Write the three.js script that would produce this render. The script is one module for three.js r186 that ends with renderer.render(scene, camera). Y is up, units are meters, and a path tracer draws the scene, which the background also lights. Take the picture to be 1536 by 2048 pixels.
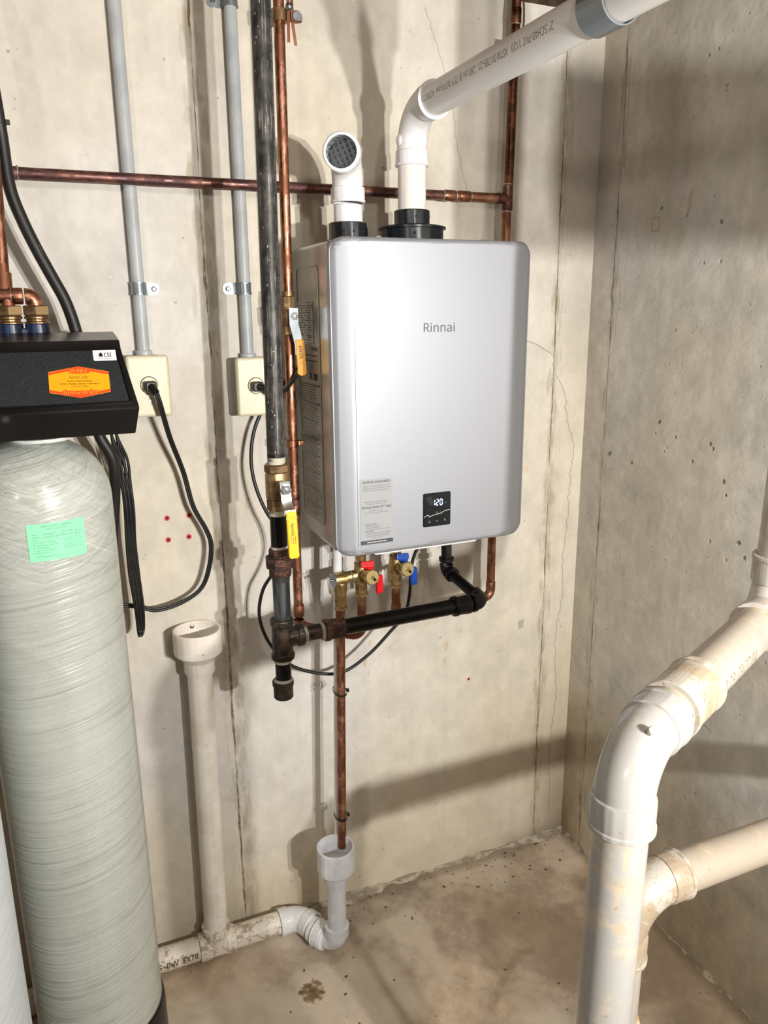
import * as THREE from 'three';
import { RoundedBoxGeometry } from 'three/addons/geometries/RoundedBoxGeometry.js';
import { mergeGeometries, toCreasedNormals } from 'three/addons/utils/BufferGeometryUtils.js';

// ------------------------------------------------------------------ camera, lights, exposure
const scene = new THREE.Scene();
scene.background = new THREE.Color(0x000000);
const camera = new THREE.PerspectiveCamera(67.31, 1536 / 2048, 0.05, 40);
{ // 26 mm phone lens held 1.67 m above the floor, 1.8 m from the back wall
  const p = 0.25582, yaw = 0.40195, r = -0.00936;
  const right = new THREE.Vector3(Math.cos(yaw), 0, Math.sin(yaw));
  const fwd = new THREE.Vector3(Math.sin(yaw) * Math.cos(p), -Math.sin(p), -Math.cos(yaw) * Math.cos(p));
  const up = new THREE.Vector3().crossVectors(right, fwd);
  const r2 = right.clone().multiplyScalar(Math.cos(r)).addScaledVector(up, Math.sin(r));
  const u2 = right.clone().multiplyScalar(-Math.sin(r)).addScaledVector(up, Math.cos(r));
  camera.quaternion.setFromRotationMatrix(new THREE.Matrix4().makeBasis(r2, u2, fwd.clone().negate()));
  camera.position.set(0, 1.66656, 1.80199);
}
scene.add(camera);
const renderer = new THREE.WebGLRenderer({ antialias: true });
renderer.toneMapping = THREE.LinearToneMapping;
renderer.toneMappingExposure = 1.16;
renderer.shadowMap.enabled = true;
const LIGHT = {
  work: { at: [[0.73, 1.63, 2.60], [0.87, 1.66, 2.60]], aim: [0.68, 1.80, 0], power: [8.6, 11.0], color: [1.0, 0.968, 0.91] },
  globes: [{ at: [0.42, 2.30, 2.05], power: 1.4, radius: 0.06, color: [1.0, 0.94, 0.86] }, { at: [-1.45, 2.28, 2.80], power: 2.8, radius: 0.09, color: [1.0, 0.95, 0.88] }],
};
function ready(l, name) { l.castShadow = true; l.name = name; if (l.shadow) l.shadow.mapSize.set(1024, 1024); scene.add(l); return l; }
function spot(at, aim, power, color, radius, name) { // bulb in a wide reflector
  const l = new THREE.SpotLight(new THREE.Color().setRGB(...color), power, 0, 62 * Math.PI / 180, 1, 2);
  l.position.set(...at); l.target.position.set(...aim); scene.add(l.target); l.shadow.radius = radius / 0.02;
  return ready(l, name);
}

// ------------------------------------------------------------------ helpers
const V = (x, y, z) => new THREE.Vector3(x, y, z);
const A2V = (a) => (a.isVector3 ? a : V(...a));
function rng(seed) { let s = seed >>> 0; return () => { s = (s + 0x6D2B79F5) | 0; let t = Math.imul(s ^ (s >>> 15), 1 | s); t = (t + Math.imul(t ^ (t >>> 7), 61 | t)) ^ t; return ((t ^ (t >>> 14)) >>> 0) / 4294967296; }; }
const used = new Map();
function numbered(name) { const n = used.get(name) ?? 0; used.set(name, n + 1); return n ? name + '_' + String(n).padStart(3, '0') : name; }
function thing(name, label, category, base = [0, 0, 0], group) {
  const g = new THREE.Group(); g.name = numbered(name); g.position.set(...base); scene.add(g);
  g.userData = { label, category }; if (group) g.userData.group = group;
  return g;
}
function rootOf(o) { while (o.parent && o.parent !== scene) o = o.parent; return o; }
function prep(g) {
  let h = g.index ? g.toNonIndexed() : g;
  for (const k of Object.keys(h.attributes)) if (!['position', 'normal', 'uv'].includes(k)) h.deleteAttribute(k);
  if (!h.attributes.uv) h.setAttribute('uv', new THREE.BufferAttribute(new Float32Array(h.attributes.position.count * 2), 2));
  h.morphAttributes = {};
  return h;
}
// geometries are given in room coordinates and moved into the frame of the thing they belong to
function part(name, geoms, mat, parent, label) {
  const list = (Array.isArray(geoms) ? geoms : [geoms]).map(prep);
  const g = list.length > 1 ? mergeGeometries(list) : list[0];
  const b = rootOf(parent).position; g.translate(-b.x, -b.y, -b.z);
  const m = new THREE.Mesh(g, mat); m.name = name; m.castShadow = m.receiveShadow = true; parent.add(m);
  if (label) m.userData.label = label;
  return m;
}
function struct(name, geoms, mat) {
  const list = (Array.isArray(geoms) ? geoms : [geoms]).map(prep);
  const m = new THREE.Mesh(list.length > 1 ? mergeGeometries(list) : list[0], mat);
  m.name = name; m.userData.kind = 'structure'; m.castShadow = m.receiveShadow = true; scene.add(m);
  return m;
}
function basisTo(A, dir, face) { // Y along dir, u = 0.5 of a lathed surface looks towards face
  const y = A2V(dir).clone().normalize(); let f = face ? A2V(face).clone() : (Math.abs(y.z) > 0.9 ? V(-1, 0, 0) : V(0, 0, 1));
  f.addScaledVector(y, -f.dot(y)).normalize(); const z = f.negate(), x = V(0, 0, 0).crossVectors(y, z);
  return new THREE.Matrix4().makeBasis(x, y, z).setPosition(A2V(A));
}
// profile of [radius, height] pairs, turned about the axis that starts at A and runs along dir
function lathe(profile, A, dir, seg = 32, face, crease = Math.max(0.36, 2 * Math.PI / seg * 1.08)) {
  const g0 = new THREE.LatheGeometry(profile.map(([r, h]) => new THREE.Vector2(Math.max(r, 1e-5), h)), seg);
  const pos = g0.attributes.position, uv = g0.attributes.uv;
  for (let i = 0; i < pos.count; i++) uv.setXY(i, uv.getX(i), pos.getY(i) / 0.25);
  const g = toCreasedNormals(g0, crease);
  return g.applyMatrix4(basisTo(A, dir, face));
}
const sub = (a, b) => A2V(a).clone().sub(A2V(b));
function pipe(A, B, r, seg = 32, face) {
  const d = sub(B, A), L = d.length(), e = Math.min(0.0012, r * 0.15, L * 0.2);
  return lathe([[0, 0], [r - e, 0], [r, e], [r, L - e], [r - e, L], [0, L]], A, d, seg, face);
}
// open tube wall with metres-free uv (0..1 both ways) for printed pipes
function printed(A, B, r, face, seg = 48) {
  const d = sub(B, A), L = d.length(), g = new THREE.CylinderGeometry(r, r, L, seg, 1, true).translate(0, L / 2, 0);
  return g.applyMatrix4(basisTo(A, d, face));
}
function hollow(A, B, r, ri, seg = 40) { // thick-walled sleeve
  const d = sub(B, A), L = d.length(), e = Math.min(0.0015, (r - ri) * 0.4);
  return lathe([[ri, L], [ri, 0], [r - e, 0], [r, e], [r, L - e], [r - e, L], [ri, L]], A, d, seg);
}
function hex(A, dir, r, h, n = 6, turn = 0) {
  const e = Math.min(0.08 * r, h * 0.2);
  const g = toCreasedNormals(new THREE.LatheGeometry([[0, 0], [r - e, 0], [r, e], [r, h - e], [r - e, h], [0, h]].map((p) => new THREE.Vector2(Math.max(p[0], 1e-5), p[1])), n), 0.1);
  g.rotateY(turn);
  return g.applyMatrix4(basisTo(A, dir));
}
function threads(A, dir, r, n, pitch = 0.0026, depth = 0.0016) { const p = []; for (let i = 0; i < n; i++) p.push([r, i * pitch], [r + depth, (i + 0.5) * pitch]); p.push([r, n * pitch]); return lathe(p, A, dir, 32, undefined, 0.2); }
class Arc extends THREE.Curve {
  constructor(P, d1, d2, R) {
    super(); this.u = A2V(d1).clone().normalize(); const v = A2V(d2).clone().normalize();
    const phi = this.u.angleTo(v); this.turn = Math.PI - phi; this.t = R * Math.tan(this.turn / 2);
    const bis = this.u.clone().add(v).normalize(); this.c = A2V(P).clone().addScaledVector(bis, R / Math.cos(this.turn / 2));
    this.s = A2V(P).clone().addScaledVector(this.u, this.t).sub(this.c); this.axis = V(0, 0, 0).crossVectors(this.u, v).normalize().negate();
    this.start = this.s.clone().add(this.c); this.end = A2V(P).clone().addScaledVector(v, this.t);
    if (this.s.clone().applyAxisAngle(this.axis, this.turn).add(this.c).distanceTo(this.end) > 1e-4) this.axis.negate();
  }
  getPoint(t, o = V(0, 0, 0)) { return o.copy(this.s).applyAxisAngle(this.axis, this.turn * t).add(this.c); }
}
// bend whose two legs leave the corner P along d1 and d2
function bend(P, d1, d2, R, r, seg = 20, radial = 28) { return new THREE.TubeGeometry(new Arc(P, d1, d2, R), seg, r, radial, false); }
function bendEnds(P, d1, d2, R) { const a = new Arc(P, d1, d2, R); return [a.start, a.end]; }
function hub(at, dir, r, ri, h, bead = 0.0012) { // socket of a pipe fitting, opening along dir
  return lathe([[ri, h], [ri, 0.001], [r * 0.94, 0], [r, 0.003], [r, h - 0.004], [r + bead, h - 0.003], [r + bead, h - 0.0008], [r, h], [ri, h]], at, dir, 40);
}
function tube(pts, r, seg = 120, radial = 14, tension = 0.5) {
  const c = new THREE.CatmullRomCurve3(pts.map(A2V), false, 'centripetal', tension);
  const a = A2V(pts[0]), b = A2V(pts[pts.length - 1]);
  return [new THREE.TubeGeometry(c, seg, r, radial, false), new THREE.SphereGeometry(r, radial, 8).translate(a.x, a.y, a.z), new THREE.SphereGeometry(r, radial, 8).translate(b.x, b.y, b.z)];
}
function box(x0, x1, y0, y1, z0, z1, rad = 0.002, seg = 3) {
  return new RoundedBoxGeometry(x1 - x0, y1 - y0, z1 - z0, seg, Math.min(rad, (x1 - x0) / 2.01, (y1 - y0) / 2.01, (z1 - z0) / 2.01)).translate((x0 + x1) / 2, (y0 + y1) / 2, (z0 + z1) / 2);
}
function roundRect(w, h, r) {
  const s = new THREE.Shape(), x = -w / 2, y = -h / 2;
  s.moveTo(x + r, y); s.lineTo(x + w - r, y); s.absarc(x + w - r, y + r, r, -Math.PI / 2, 0); s.lineTo(x + w, y + h - r); s.absarc(x + w - r, y + h - r, r, 0, Math.PI / 2);
  s.lineTo(x + r, y + h); s.absarc(x + r, y + h - r, r, Math.PI / 2, Math.PI); s.lineTo(x, y + r); s.absarc(x + r, y + r, r, Math.PI, Math.PI * 1.5);
  return s;
}
function slab(shape, depth, bevel = 0, segs = 2, curve = 8) { // extruded outline, from z = 0 to depth
  return new THREE.ExtrudeGeometry(shape, { depth: depth - 2 * bevel, bevelEnabled: bevel > 0, bevelThickness: bevel, bevelSize: bevel, bevelOffset: -bevel, bevelSegments: segs, curveSegments: curve }).translate(0, 0, bevel);
}
// flat bar of width w (along wdir) and thickness t that follows a polyline
function strap(pts, wdir, w, t) {
  const p = pts.map(A2V), wd = A2V(wdir).clone().normalize(), pos = [], n = p.length, rows = [];
  for (let i = 0; i < n; i++) {
    const tan = V(0, 0, 0).subVectors(p[Math.min(n - 1, i + 1)], p[Math.max(0, i - 1)]).normalize(), nor = V(0, 0, 0).crossVectors(tan, wd).normalize();
    rows.push([[-1, -1], [1, -1], [1, 1], [-1, 1]].map(([a, b]) => p[i].clone().addScaledVector(wd, a * w / 2).addScaledVector(nor, b * t / 2)));
  }
  const quad = (a, b, c, d) => { for (const v of [a, b, c, a, c, d]) pos.push(v.x, v.y, v.z); };
  for (let i = 0; i < n - 1; i++) for (let k = 0; k < 4; k++) quad(rows[i][k], rows[i][(k + 1) % 4], rows[i + 1][(k + 1) % 4], rows[i + 1][k]);
  quad(rows[0][3], rows[0][2], rows[0][1], rows[0][0]); quad(...rows[n - 1]);
  const g = new THREE.BufferGeometry(); g.setAttribute('position', new THREE.Float32BufferAttribute(pos, 3)); g.computeVertexNormals();
  return toCreasedNormals(g, 0.5);
}

// ------------------------------------------------------------------ textures
function lattice(cx, cy, seed) { const r = rng(seed), a = new Float32Array(cx * cy); for (let i = 0; i < a.length; i++) a[i] = r(); return a; }
function addNoise(out, w, h, cx, cy, seed, amp) { // tileable value noise with cx by cy cells
  const a = lattice(cx, cy, seed);
  const X0 = new Int32Array(w), X1 = new Int32Array(w), FX = new Float32Array(w);
  for (let x = 0; x < w; x++) { const f = x / w * cx, i = Math.floor(f), t = f - i; X0[x] = i % cx; X1[x] = (i + 1) % cx; FX[x] = t * t * (3 - 2 * t); }
  for (let y = 0; y < h; y++) {
    const f = y / h * cy, i = Math.floor(f), t0 = f - i, t = t0 * t0 * (3 - 2 * t0), r0 = (i % cy) * cx, r1 = ((i + 1) % cy) * cx;
    for (let x = 0; x < w; x++) {
      const p = a[r0 + X0[x]], q = a[r0 + X1[x]], r = a[r1 + X0[x]], s = a[r1 + X1[x]], u = FX[x];
      out[y * w + x] += amp * ((p + (q - p) * u) * (1 - t) + (r + (s - r) * u) * t - 0.5);
    }
  }
  return out;
}
function fbm(w, h, cx, cy, oct, seed, gain = 0.5) {
  const o = new Float32Array(w * h); let amp = 1;
  for (let k = 0; k < oct; k++) { addNoise(o, w, h, cx << k, cy << k, seed + k * 31, amp); amp *= gain; }
  return o;
}
const clamp01 = (v) => (v < 0 ? 0 : v > 1 ? 1 : v);
const smooth = (a, b, x) => { const t = clamp01((x - a) / (b - a)); return t * t * (3 - 2 * t); };
function canvas(w, h) { const c = document.createElement('canvas'); c.width = w; c.height = h; return [c, c.getContext('2d')]; }
function canvasTex(c, srgb = true, repeat = false) {
  const t = new THREE.CanvasTexture(c); if (srgb) t.colorSpace = THREE.SRGBColorSpace;
  if (repeat) t.wrapS = t.wrapT = THREE.RepeatWrapping; t.magFilter = THREE.LinearFilter; t.generateMipmaps = true; t.needsUpdate = true;
  return t;
}
// shader of one pixel -> canvas; fn(i, x, y) returns [r, g, b] in 0..255
function paint(w, h, fn) {
  const [c, x] = canvas(w, h), im = x.createImageData(w, h), d = im.data;
  for (let j = 0, i = 0; j < h; j++) for (let k = 0; k < w; k++, i++) { const v = fn(i, k, j); d[i * 4] = v[0]; d[i * 4 + 1] = v[1]; d[i * 4 + 2] = v[2]; d[i * 4 + 3] = 255; }
  x.putImageData(im, 0, 0);
  return [c, x];
}
const mixc = (a, b, t) => [a[0] + (b[0] - a[0]) * t, a[1] + (b[1] - a[1]) * t, a[2] + (b[2] - a[2]) * t];
const hexc = (h) => [(h >> 16) & 255, (h >> 8) & 255, h & 255];
function mottle(c1, c2, { w = 256, h = 256, cx = 4, cy = 4, oct = 5, seed = 1, lo = 0.3, hi = 0.7, gain = 0.6, specks = 0, speck = 0x302820 } = {}) {
  const f = fbm(w, h, cx, cy, oct, seed, gain), a = hexc(c1), b = hexc(c2);
  const [c, x] = paint(w, h, (i) => mixc(a, b, smooth(lo, hi, 0.5 + f[i] * 0.7)));
  const r = rng(seed + 99); x.fillStyle = '#' + speck.toString(16).padStart(6, '0');
  for (let i = 0; i < specks; i++) { x.globalAlpha = 0.3 + 0.6 * r(); x.beginPath(); x.ellipse(r() * w, r() * h, 0.4 + r() * 1.6, 0.4 + r() * 1.3, r() * 3, 0, 7); x.fill(); }
  x.globalAlpha = 1;
  return canvasTex(c, true, true);
}
function greyNoise(lo, hi, opt) { const v = (t) => { const k = Math.round(t * 255); return (k << 16) | (k << 8) | k; }; const t = mottle(v(lo), v(hi), opt); t.colorSpace = THREE.NoColorSpace; return t; }
const std = (o) => new THREE.MeshStandardMaterial(o), phys = (o) => new THREE.MeshPhysicalMaterial(o);

// ---- concrete of the back wall: x -0.60 .. 1.40 m, y 0 .. 2.40 m
const WALL = { x0: -0.6, x1: 1.4, y0: 0, y1: 2.4 };
function concrete(w, h, seed, base, opts) {
  const big = fbm(w, h, 3, 3, 4, seed, 0.6), fine = fbm(w, h, 40, 40, 4, seed + 7, 0.75), tone = fbm(w, h, 5, 4, 3, seed + 17, 0.55), streak = fbm(w, h, 90, 5, 3, seed + 23, 0.6);
  return paint(w, h, (i, x, y) => {
    const k = 1 + big[i] * opts.big + fine[i] * opts.fine + streak[i] * opts.streak, t = tone[i] * opts.tone;
    let c = [base[0] * k * (1 + t * 0.35), base[1] * k, base[2] * k * (1 - t)];
    if (opts.more) c = opts.more(c, x / w, 1 - y / h, i, big, fine);
    return c;
  });
}
function wiggle(x, r, x0, y0, x1, y1, n, amp) { x.beginPath(); x.moveTo(x0, y0); for (let i = 1; i <= n; i++) { const t = i / n; x.lineTo(x0 + (x1 - x0) * t + (r() - 0.5) * amp, y0 + (y1 - y0) * t + (r() - 0.5) * amp); } x.stroke(); }
function poly(x, r, pts, amp, step = 6) { x.beginPath(); x.moveTo(...pts[0]); for (let i = 1; i < pts.length; i++) { const [a, b] = pts[i - 1], [c, d] = pts[i], n = Math.max(1, Math.round(Math.hypot(c - a, d - b) / step)); for (let k = 1; k <= n; k++) x.lineTo(a + (c - a) * k / n + (r() - 0.5) * amp, b + (d - b) * k / n + (r() - 0.5) * amp); } x.stroke(); }
function backWallMaps() {
  const w = 1706, h = 2048, s = h / 2.4, X = (m) => (m - WALL.x0) * s, Y = (m) => h - (m - WALL.y0) * s, r = rng(5);
  const [c, x] = concrete(w, h, 11, [207, 201, 190], { big: 0.055, fine: 0.05, streak: 0.018, tone: 0.06, more: (q, u, v, i, big) => {
    const xm = WALL.x0 + u * 2, ym = v * 2.4; // damp yellowing near the floor, grime in the corner and along the form joints
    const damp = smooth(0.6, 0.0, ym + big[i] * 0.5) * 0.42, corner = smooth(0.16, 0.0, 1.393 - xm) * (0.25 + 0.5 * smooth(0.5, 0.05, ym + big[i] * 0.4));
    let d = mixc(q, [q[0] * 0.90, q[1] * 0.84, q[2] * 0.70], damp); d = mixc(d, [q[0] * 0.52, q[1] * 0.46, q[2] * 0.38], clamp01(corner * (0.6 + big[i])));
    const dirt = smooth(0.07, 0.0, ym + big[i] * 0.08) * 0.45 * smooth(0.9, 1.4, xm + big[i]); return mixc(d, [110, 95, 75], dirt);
  } });
  const [b, y] = paint(w, h, ((f) => (i) => { const k = 150 + f[i] * 26; return [k, k, k]; })(fbm(w, h, 60, 72, 4, 303, 0.6)));
  for (let i = 0; i < 900; i++) { // bug holes and small spalls
    const px = r() * w, py = r() * h, q = 0.5 + r() * r() * r() * 4.2; x.globalAlpha = 0.10 + r() * 0.35; x.fillStyle = r() < 0.75 ? '#6b6254' : '#e8e2d6';
    x.beginPath(); x.ellipse(px, py, q, q * (0.6 + r() * 0.9), r() * 3, 0, 7); x.fill();
    y.globalAlpha = 0.7; y.fillStyle = '#404040'; y.beginPath(); y.ellipse(px, py, q, q, 0, 0, 7); y.fill();
  }
  for (let i = 0; i < 26; i++) { // rust and glue stains
    x.globalAlpha = 0.04 + r() * 0.10; x.fillStyle = r() < 0.5 ? '#b98f45' : '#a9a08a'; const px = X(0 + r() * 1.3), py = Y(r() * 1.6); x.beginPath(); x.ellipse(px, py, 4 + r() * 13, 6 + r() * 20, r(), 0, 7); x.fill();
  }
  x.globalAlpha = 0.28; x.fillStyle = '#b4904e';
  for (const [a, d, q] of [[0.405, 1.215, 9], [0.705, 0.735, 8], [0.715, 0.70, 5], [0.95, 0.69, 7], [0.72, 0.79, 6], [0.78, 0.76, 5], [0.955, 0.735, 9]]) { x.beginPath(); x.ellipse(X(a), Y(d), q * 0.6, q * 1.5, 0.1, 0, 7); x.fill(); }
  x.globalAlpha = 0.55; x.fillStyle = '#8c857a'; x.beginPath(); x.moveTo(X(1.195), Y(0.772)); x.lineTo(X(1.215), Y(0.776)); x.lineTo(X(1.213), Y(0.75)); x.lineTo(X(1.197), Y(0.745)); x.fill();
  for (const q of [x, y]) { // cracks
    q.globalAlpha = q === x ? 0.55 : 0.9; q.strokeStyle = q === x ? '#6a6153' : '#303030'; q.lineWidth = 1.3; const e = rng(77);
    poly(q, e, [[X(1.05), Y(1.66)], [X(1.10), Y(1.63)], [X(1.15), Y(1.60)], [X(1.22), Y(1.575)], [X(1.276), Y(1.545)]], 2);
    poly(q, e, [[X(1.276), Y(1.52)], [X(1.32), Y(1.44)], [X(1.335), Y(1.36)], [X(1.365), Y(1.28)], [X(1.355), Y(1.20)], [X(1.35), Y(1.0)], [X(1.34), Y(0.95)], [X(1.352), Y(0.85)], [X(1.33), Y(0.70)], [X(1.345), Y(0.50)], [X(1.33), Y(0.32)], [X(1.34), Y(0.08)]], 7, 9);
    q.lineWidth = 0.9; poly(q, e, [[X(0.88), Y(2.34)], [X(0.93), Y(2.22)], [X(0.955), Y(2.16)], [X(0.965), Y(2.06)], [X(0.99), Y(1.98)], [X(1.01), Y(1.93)]], 5, 7);
    
  }
  // staining that runs along the two form joints
  for (const [sx, wide] of [[0.338, 30], [1.276, 20]]) for (let i = 0; i < 420; i++) {
    x.globalAlpha = 0.03 + r() * 0.10; x.fillStyle = r() < 0.6 ? '#6e604c' : '#8d7a5e'; const py = r() * h, q = (r() + r() - 1) * wide; x.beginPath(); x.ellipse(X(sx) + q + 6, py, 2 + r() * 6, 6 + r() * 30, (r() - 0.5) * 0.2, 0, 7); x.fill();
  }
  x.globalAlpha = y.globalAlpha = 1;
  return [canvasTex(c), canvasTex(b, false)];
}
function rightWallMaps() { // z 0 .. 2.0 m (u), y 0 .. 2.4 m (v)
  const w = 1706, h = 2048, s = h / 2.4, X = (m) => m * s, Y = (m) => h - m * s, r = rng(8);
  const [c, x] = concrete(w, h, 71, [198, 193, 183], { big: 0.10, fine: 0.075, streak: 0.03, tone: 0.06, more: (q, u, v, i, big) => {
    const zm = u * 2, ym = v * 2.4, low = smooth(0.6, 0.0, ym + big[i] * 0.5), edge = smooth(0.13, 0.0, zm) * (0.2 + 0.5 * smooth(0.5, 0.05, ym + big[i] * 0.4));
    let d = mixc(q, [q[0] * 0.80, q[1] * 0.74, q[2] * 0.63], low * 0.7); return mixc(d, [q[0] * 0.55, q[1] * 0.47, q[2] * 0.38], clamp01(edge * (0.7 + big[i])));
  } });
  const [b, y] = paint(w, h, ((f) => (i) => { const k = 150 + f[i] * 30; return [k, k, k]; })(fbm(w, h, 60, 72, 4, 909, 0.62)));
  const hole = (px, py, q, deep) => { x.fillStyle = '#55504a'; x.globalAlpha = deep ? 0.6 : 0.15 + r() * 0.3; x.beginPath(); x.ellipse(px, py, q, q * (0.9 + r()), r() * 3, 0, 7); x.fill(); y.fillStyle = '#101010'; y.globalAlpha = deep ? 1 : 0.7; y.beginPath(); y.ellipse(px, py, q * 1.2, q * 1.4, 0, 0, 7); y.fill(); };
  for (let i = 0; i < 1100; i++) { const q = 0.5 + r() * r() * r() * 3; hole(r() * w, r() * h, q, false); }
  for (const [z, m, q] of [[0.30, 1.39, 6], [0.36, 1.36, 4], [0.47, 1.36, 5], [0.48, 1.35, 4], [0.42, 1.31, 5], [0.52, 1.28, 6], [0.53, 1.25, 4], [0.58, 1.15, 6], [0.60, 1.12, 5], [0.55, 1.10, 3], [0.64, 1.09, 4], [0.66, 1.2, 5], [0.29, 1.36, 3], [0.21, 1.27, 6], [0.12, 1.28, 8], [0.25, 1.9, 5], [0.44, 1.85, 5], [0.36, 2.2, 4]]) hole(X(z), Y(m), q * 0.55, true);
  x.globalAlpha = 0.5; x.strokeStyle = '#8a5a3c'; x.lineWidth = 2; x.strokeRect(X(0.22), Y(1.88), 22, 26); // rust outline of an old label
  x.globalAlpha = 0.25; x.fillStyle = '#7d6a55'; x.beginPath(); x.ellipse(X(0.34), Y(1.90), 5, 26, 0.1, 0, 7); x.fill();
  for (const q of [x, y]) { q.globalAlpha = q === x ? 0.5 : 0.9; q.strokeStyle = q === x ? '#6a6257' : '#303030'; q.lineWidth = 1.2; const e = rng(78); poly(q, e, [[X(0.42), Y(0.75)], [X(0.47), Y(0.71)], [X(0.53), Y(0.665)], [X(0.56), Y(0.66)]], 5); poly(q, e, [[X(0.75), Y(2.2)], [X(0.74), Y(2.1)], [X(0.735), Y(2.05)]], 4); }
  for (let i = 0; i < 300; i++) { x.globalAlpha = 0.03 + r() * 0.09; x.fillStyle = r() < 0.6 ? '#5c5040' : '#8a6a4a'; x.beginPath(); x.ellipse(X(0.095) + (r() + r() - 1) * 22, r() * h, 1 + r() * 5, 6 + r() * 30, 0, 0, 7); x.fill(); }
  x.globalAlpha = y.globalAlpha = 1;
  return [canvasTex(c), canvasTex(b, false)];
}
function floorMaps() { // x -0.6 .. 1.4, z 0 .. 2.0
  const w = 1706, h = 1706, s = w / 2, X = (m) => (m + 0.6) * s, Z = (m) => m * s, r = rng(21);
  const grime = fbm(w, h, 6, 6, 5, 411, 0.6);
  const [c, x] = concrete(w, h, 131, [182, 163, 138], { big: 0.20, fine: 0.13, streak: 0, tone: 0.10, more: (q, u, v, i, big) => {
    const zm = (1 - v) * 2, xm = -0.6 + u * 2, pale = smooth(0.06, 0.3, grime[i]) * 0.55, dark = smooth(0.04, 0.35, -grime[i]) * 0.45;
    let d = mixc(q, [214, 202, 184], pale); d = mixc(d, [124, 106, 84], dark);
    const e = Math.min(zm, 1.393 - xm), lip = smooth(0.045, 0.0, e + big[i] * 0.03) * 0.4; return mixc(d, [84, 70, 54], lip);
  } });
  const [b, y] = paint(w, h, ((f) => (i) => { const k = 150 + f[i] * 40; return [k, k, k]; })(fbm(w, h, 70, 70, 4, 555, 0.65)));
  for (let i = 0; i < 2600; i++) { x.globalAlpha = 0.12 + r() * 0.5; x.fillStyle = r() < 0.55 ? '#4a3b2a' : '#d8cfc0'; const q = 0.4 + r() * r() * 2.2; x.beginPath(); x.ellipse(r() * w, r() * h, q, q * (0.6 + r()), r() * 3, 0, 7); x.fill(); }
  // wet splash
  x.globalAlpha = 0.6; x.fillStyle = '#5f4a2a'; const sx = X(0.4407), sz = Z(0.2728);
  for (let i = 0; i < 70; i++) { const a = r() * 6.28, d = Math.sqrt(r()) * 27; x.beginPath(); x.ellipse(sx + Math.cos(a) * d, sz + Math.sin(a) * d * 1.1, 3 + r() * 9 * (1 - d / 44), 3 + r() * 7 * (1 - d / 44), a, 0, 7); x.globalAlpha = 0.35; x.fill(); }
for (let i = 0; i < 60; i++) { const q = i / 60; x.globalAlpha = 0.035; x.fillStyle = '#5a4326'; x.beginPath(); x.ellipse(X(1.03 - 0.20 * q) + (r() - 0.5) * 8, Z(0.385 + 0.12 * q * q), 6 + r() * 8, 8 + r() * 10, 0.6, 0, 7); x.fill(); }
  x.globalAlpha = y.globalAlpha = 1;
  return [canvasTex(c), canvasTex(b, false)];
}
const [wallMap, wallBump] = backWallMaps(), [rightMap, rightBump] = rightWallMaps(), [floorMap, floorBump] = floorMaps();
const clampAll = (m) => { m.wrapS = m.wrapT = THREE.MirroredRepeatWrapping; return m; };
[wallMap, wallBump, rightMap, rightBump, floorMap, floorBump].forEach(clampAll);
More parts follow.
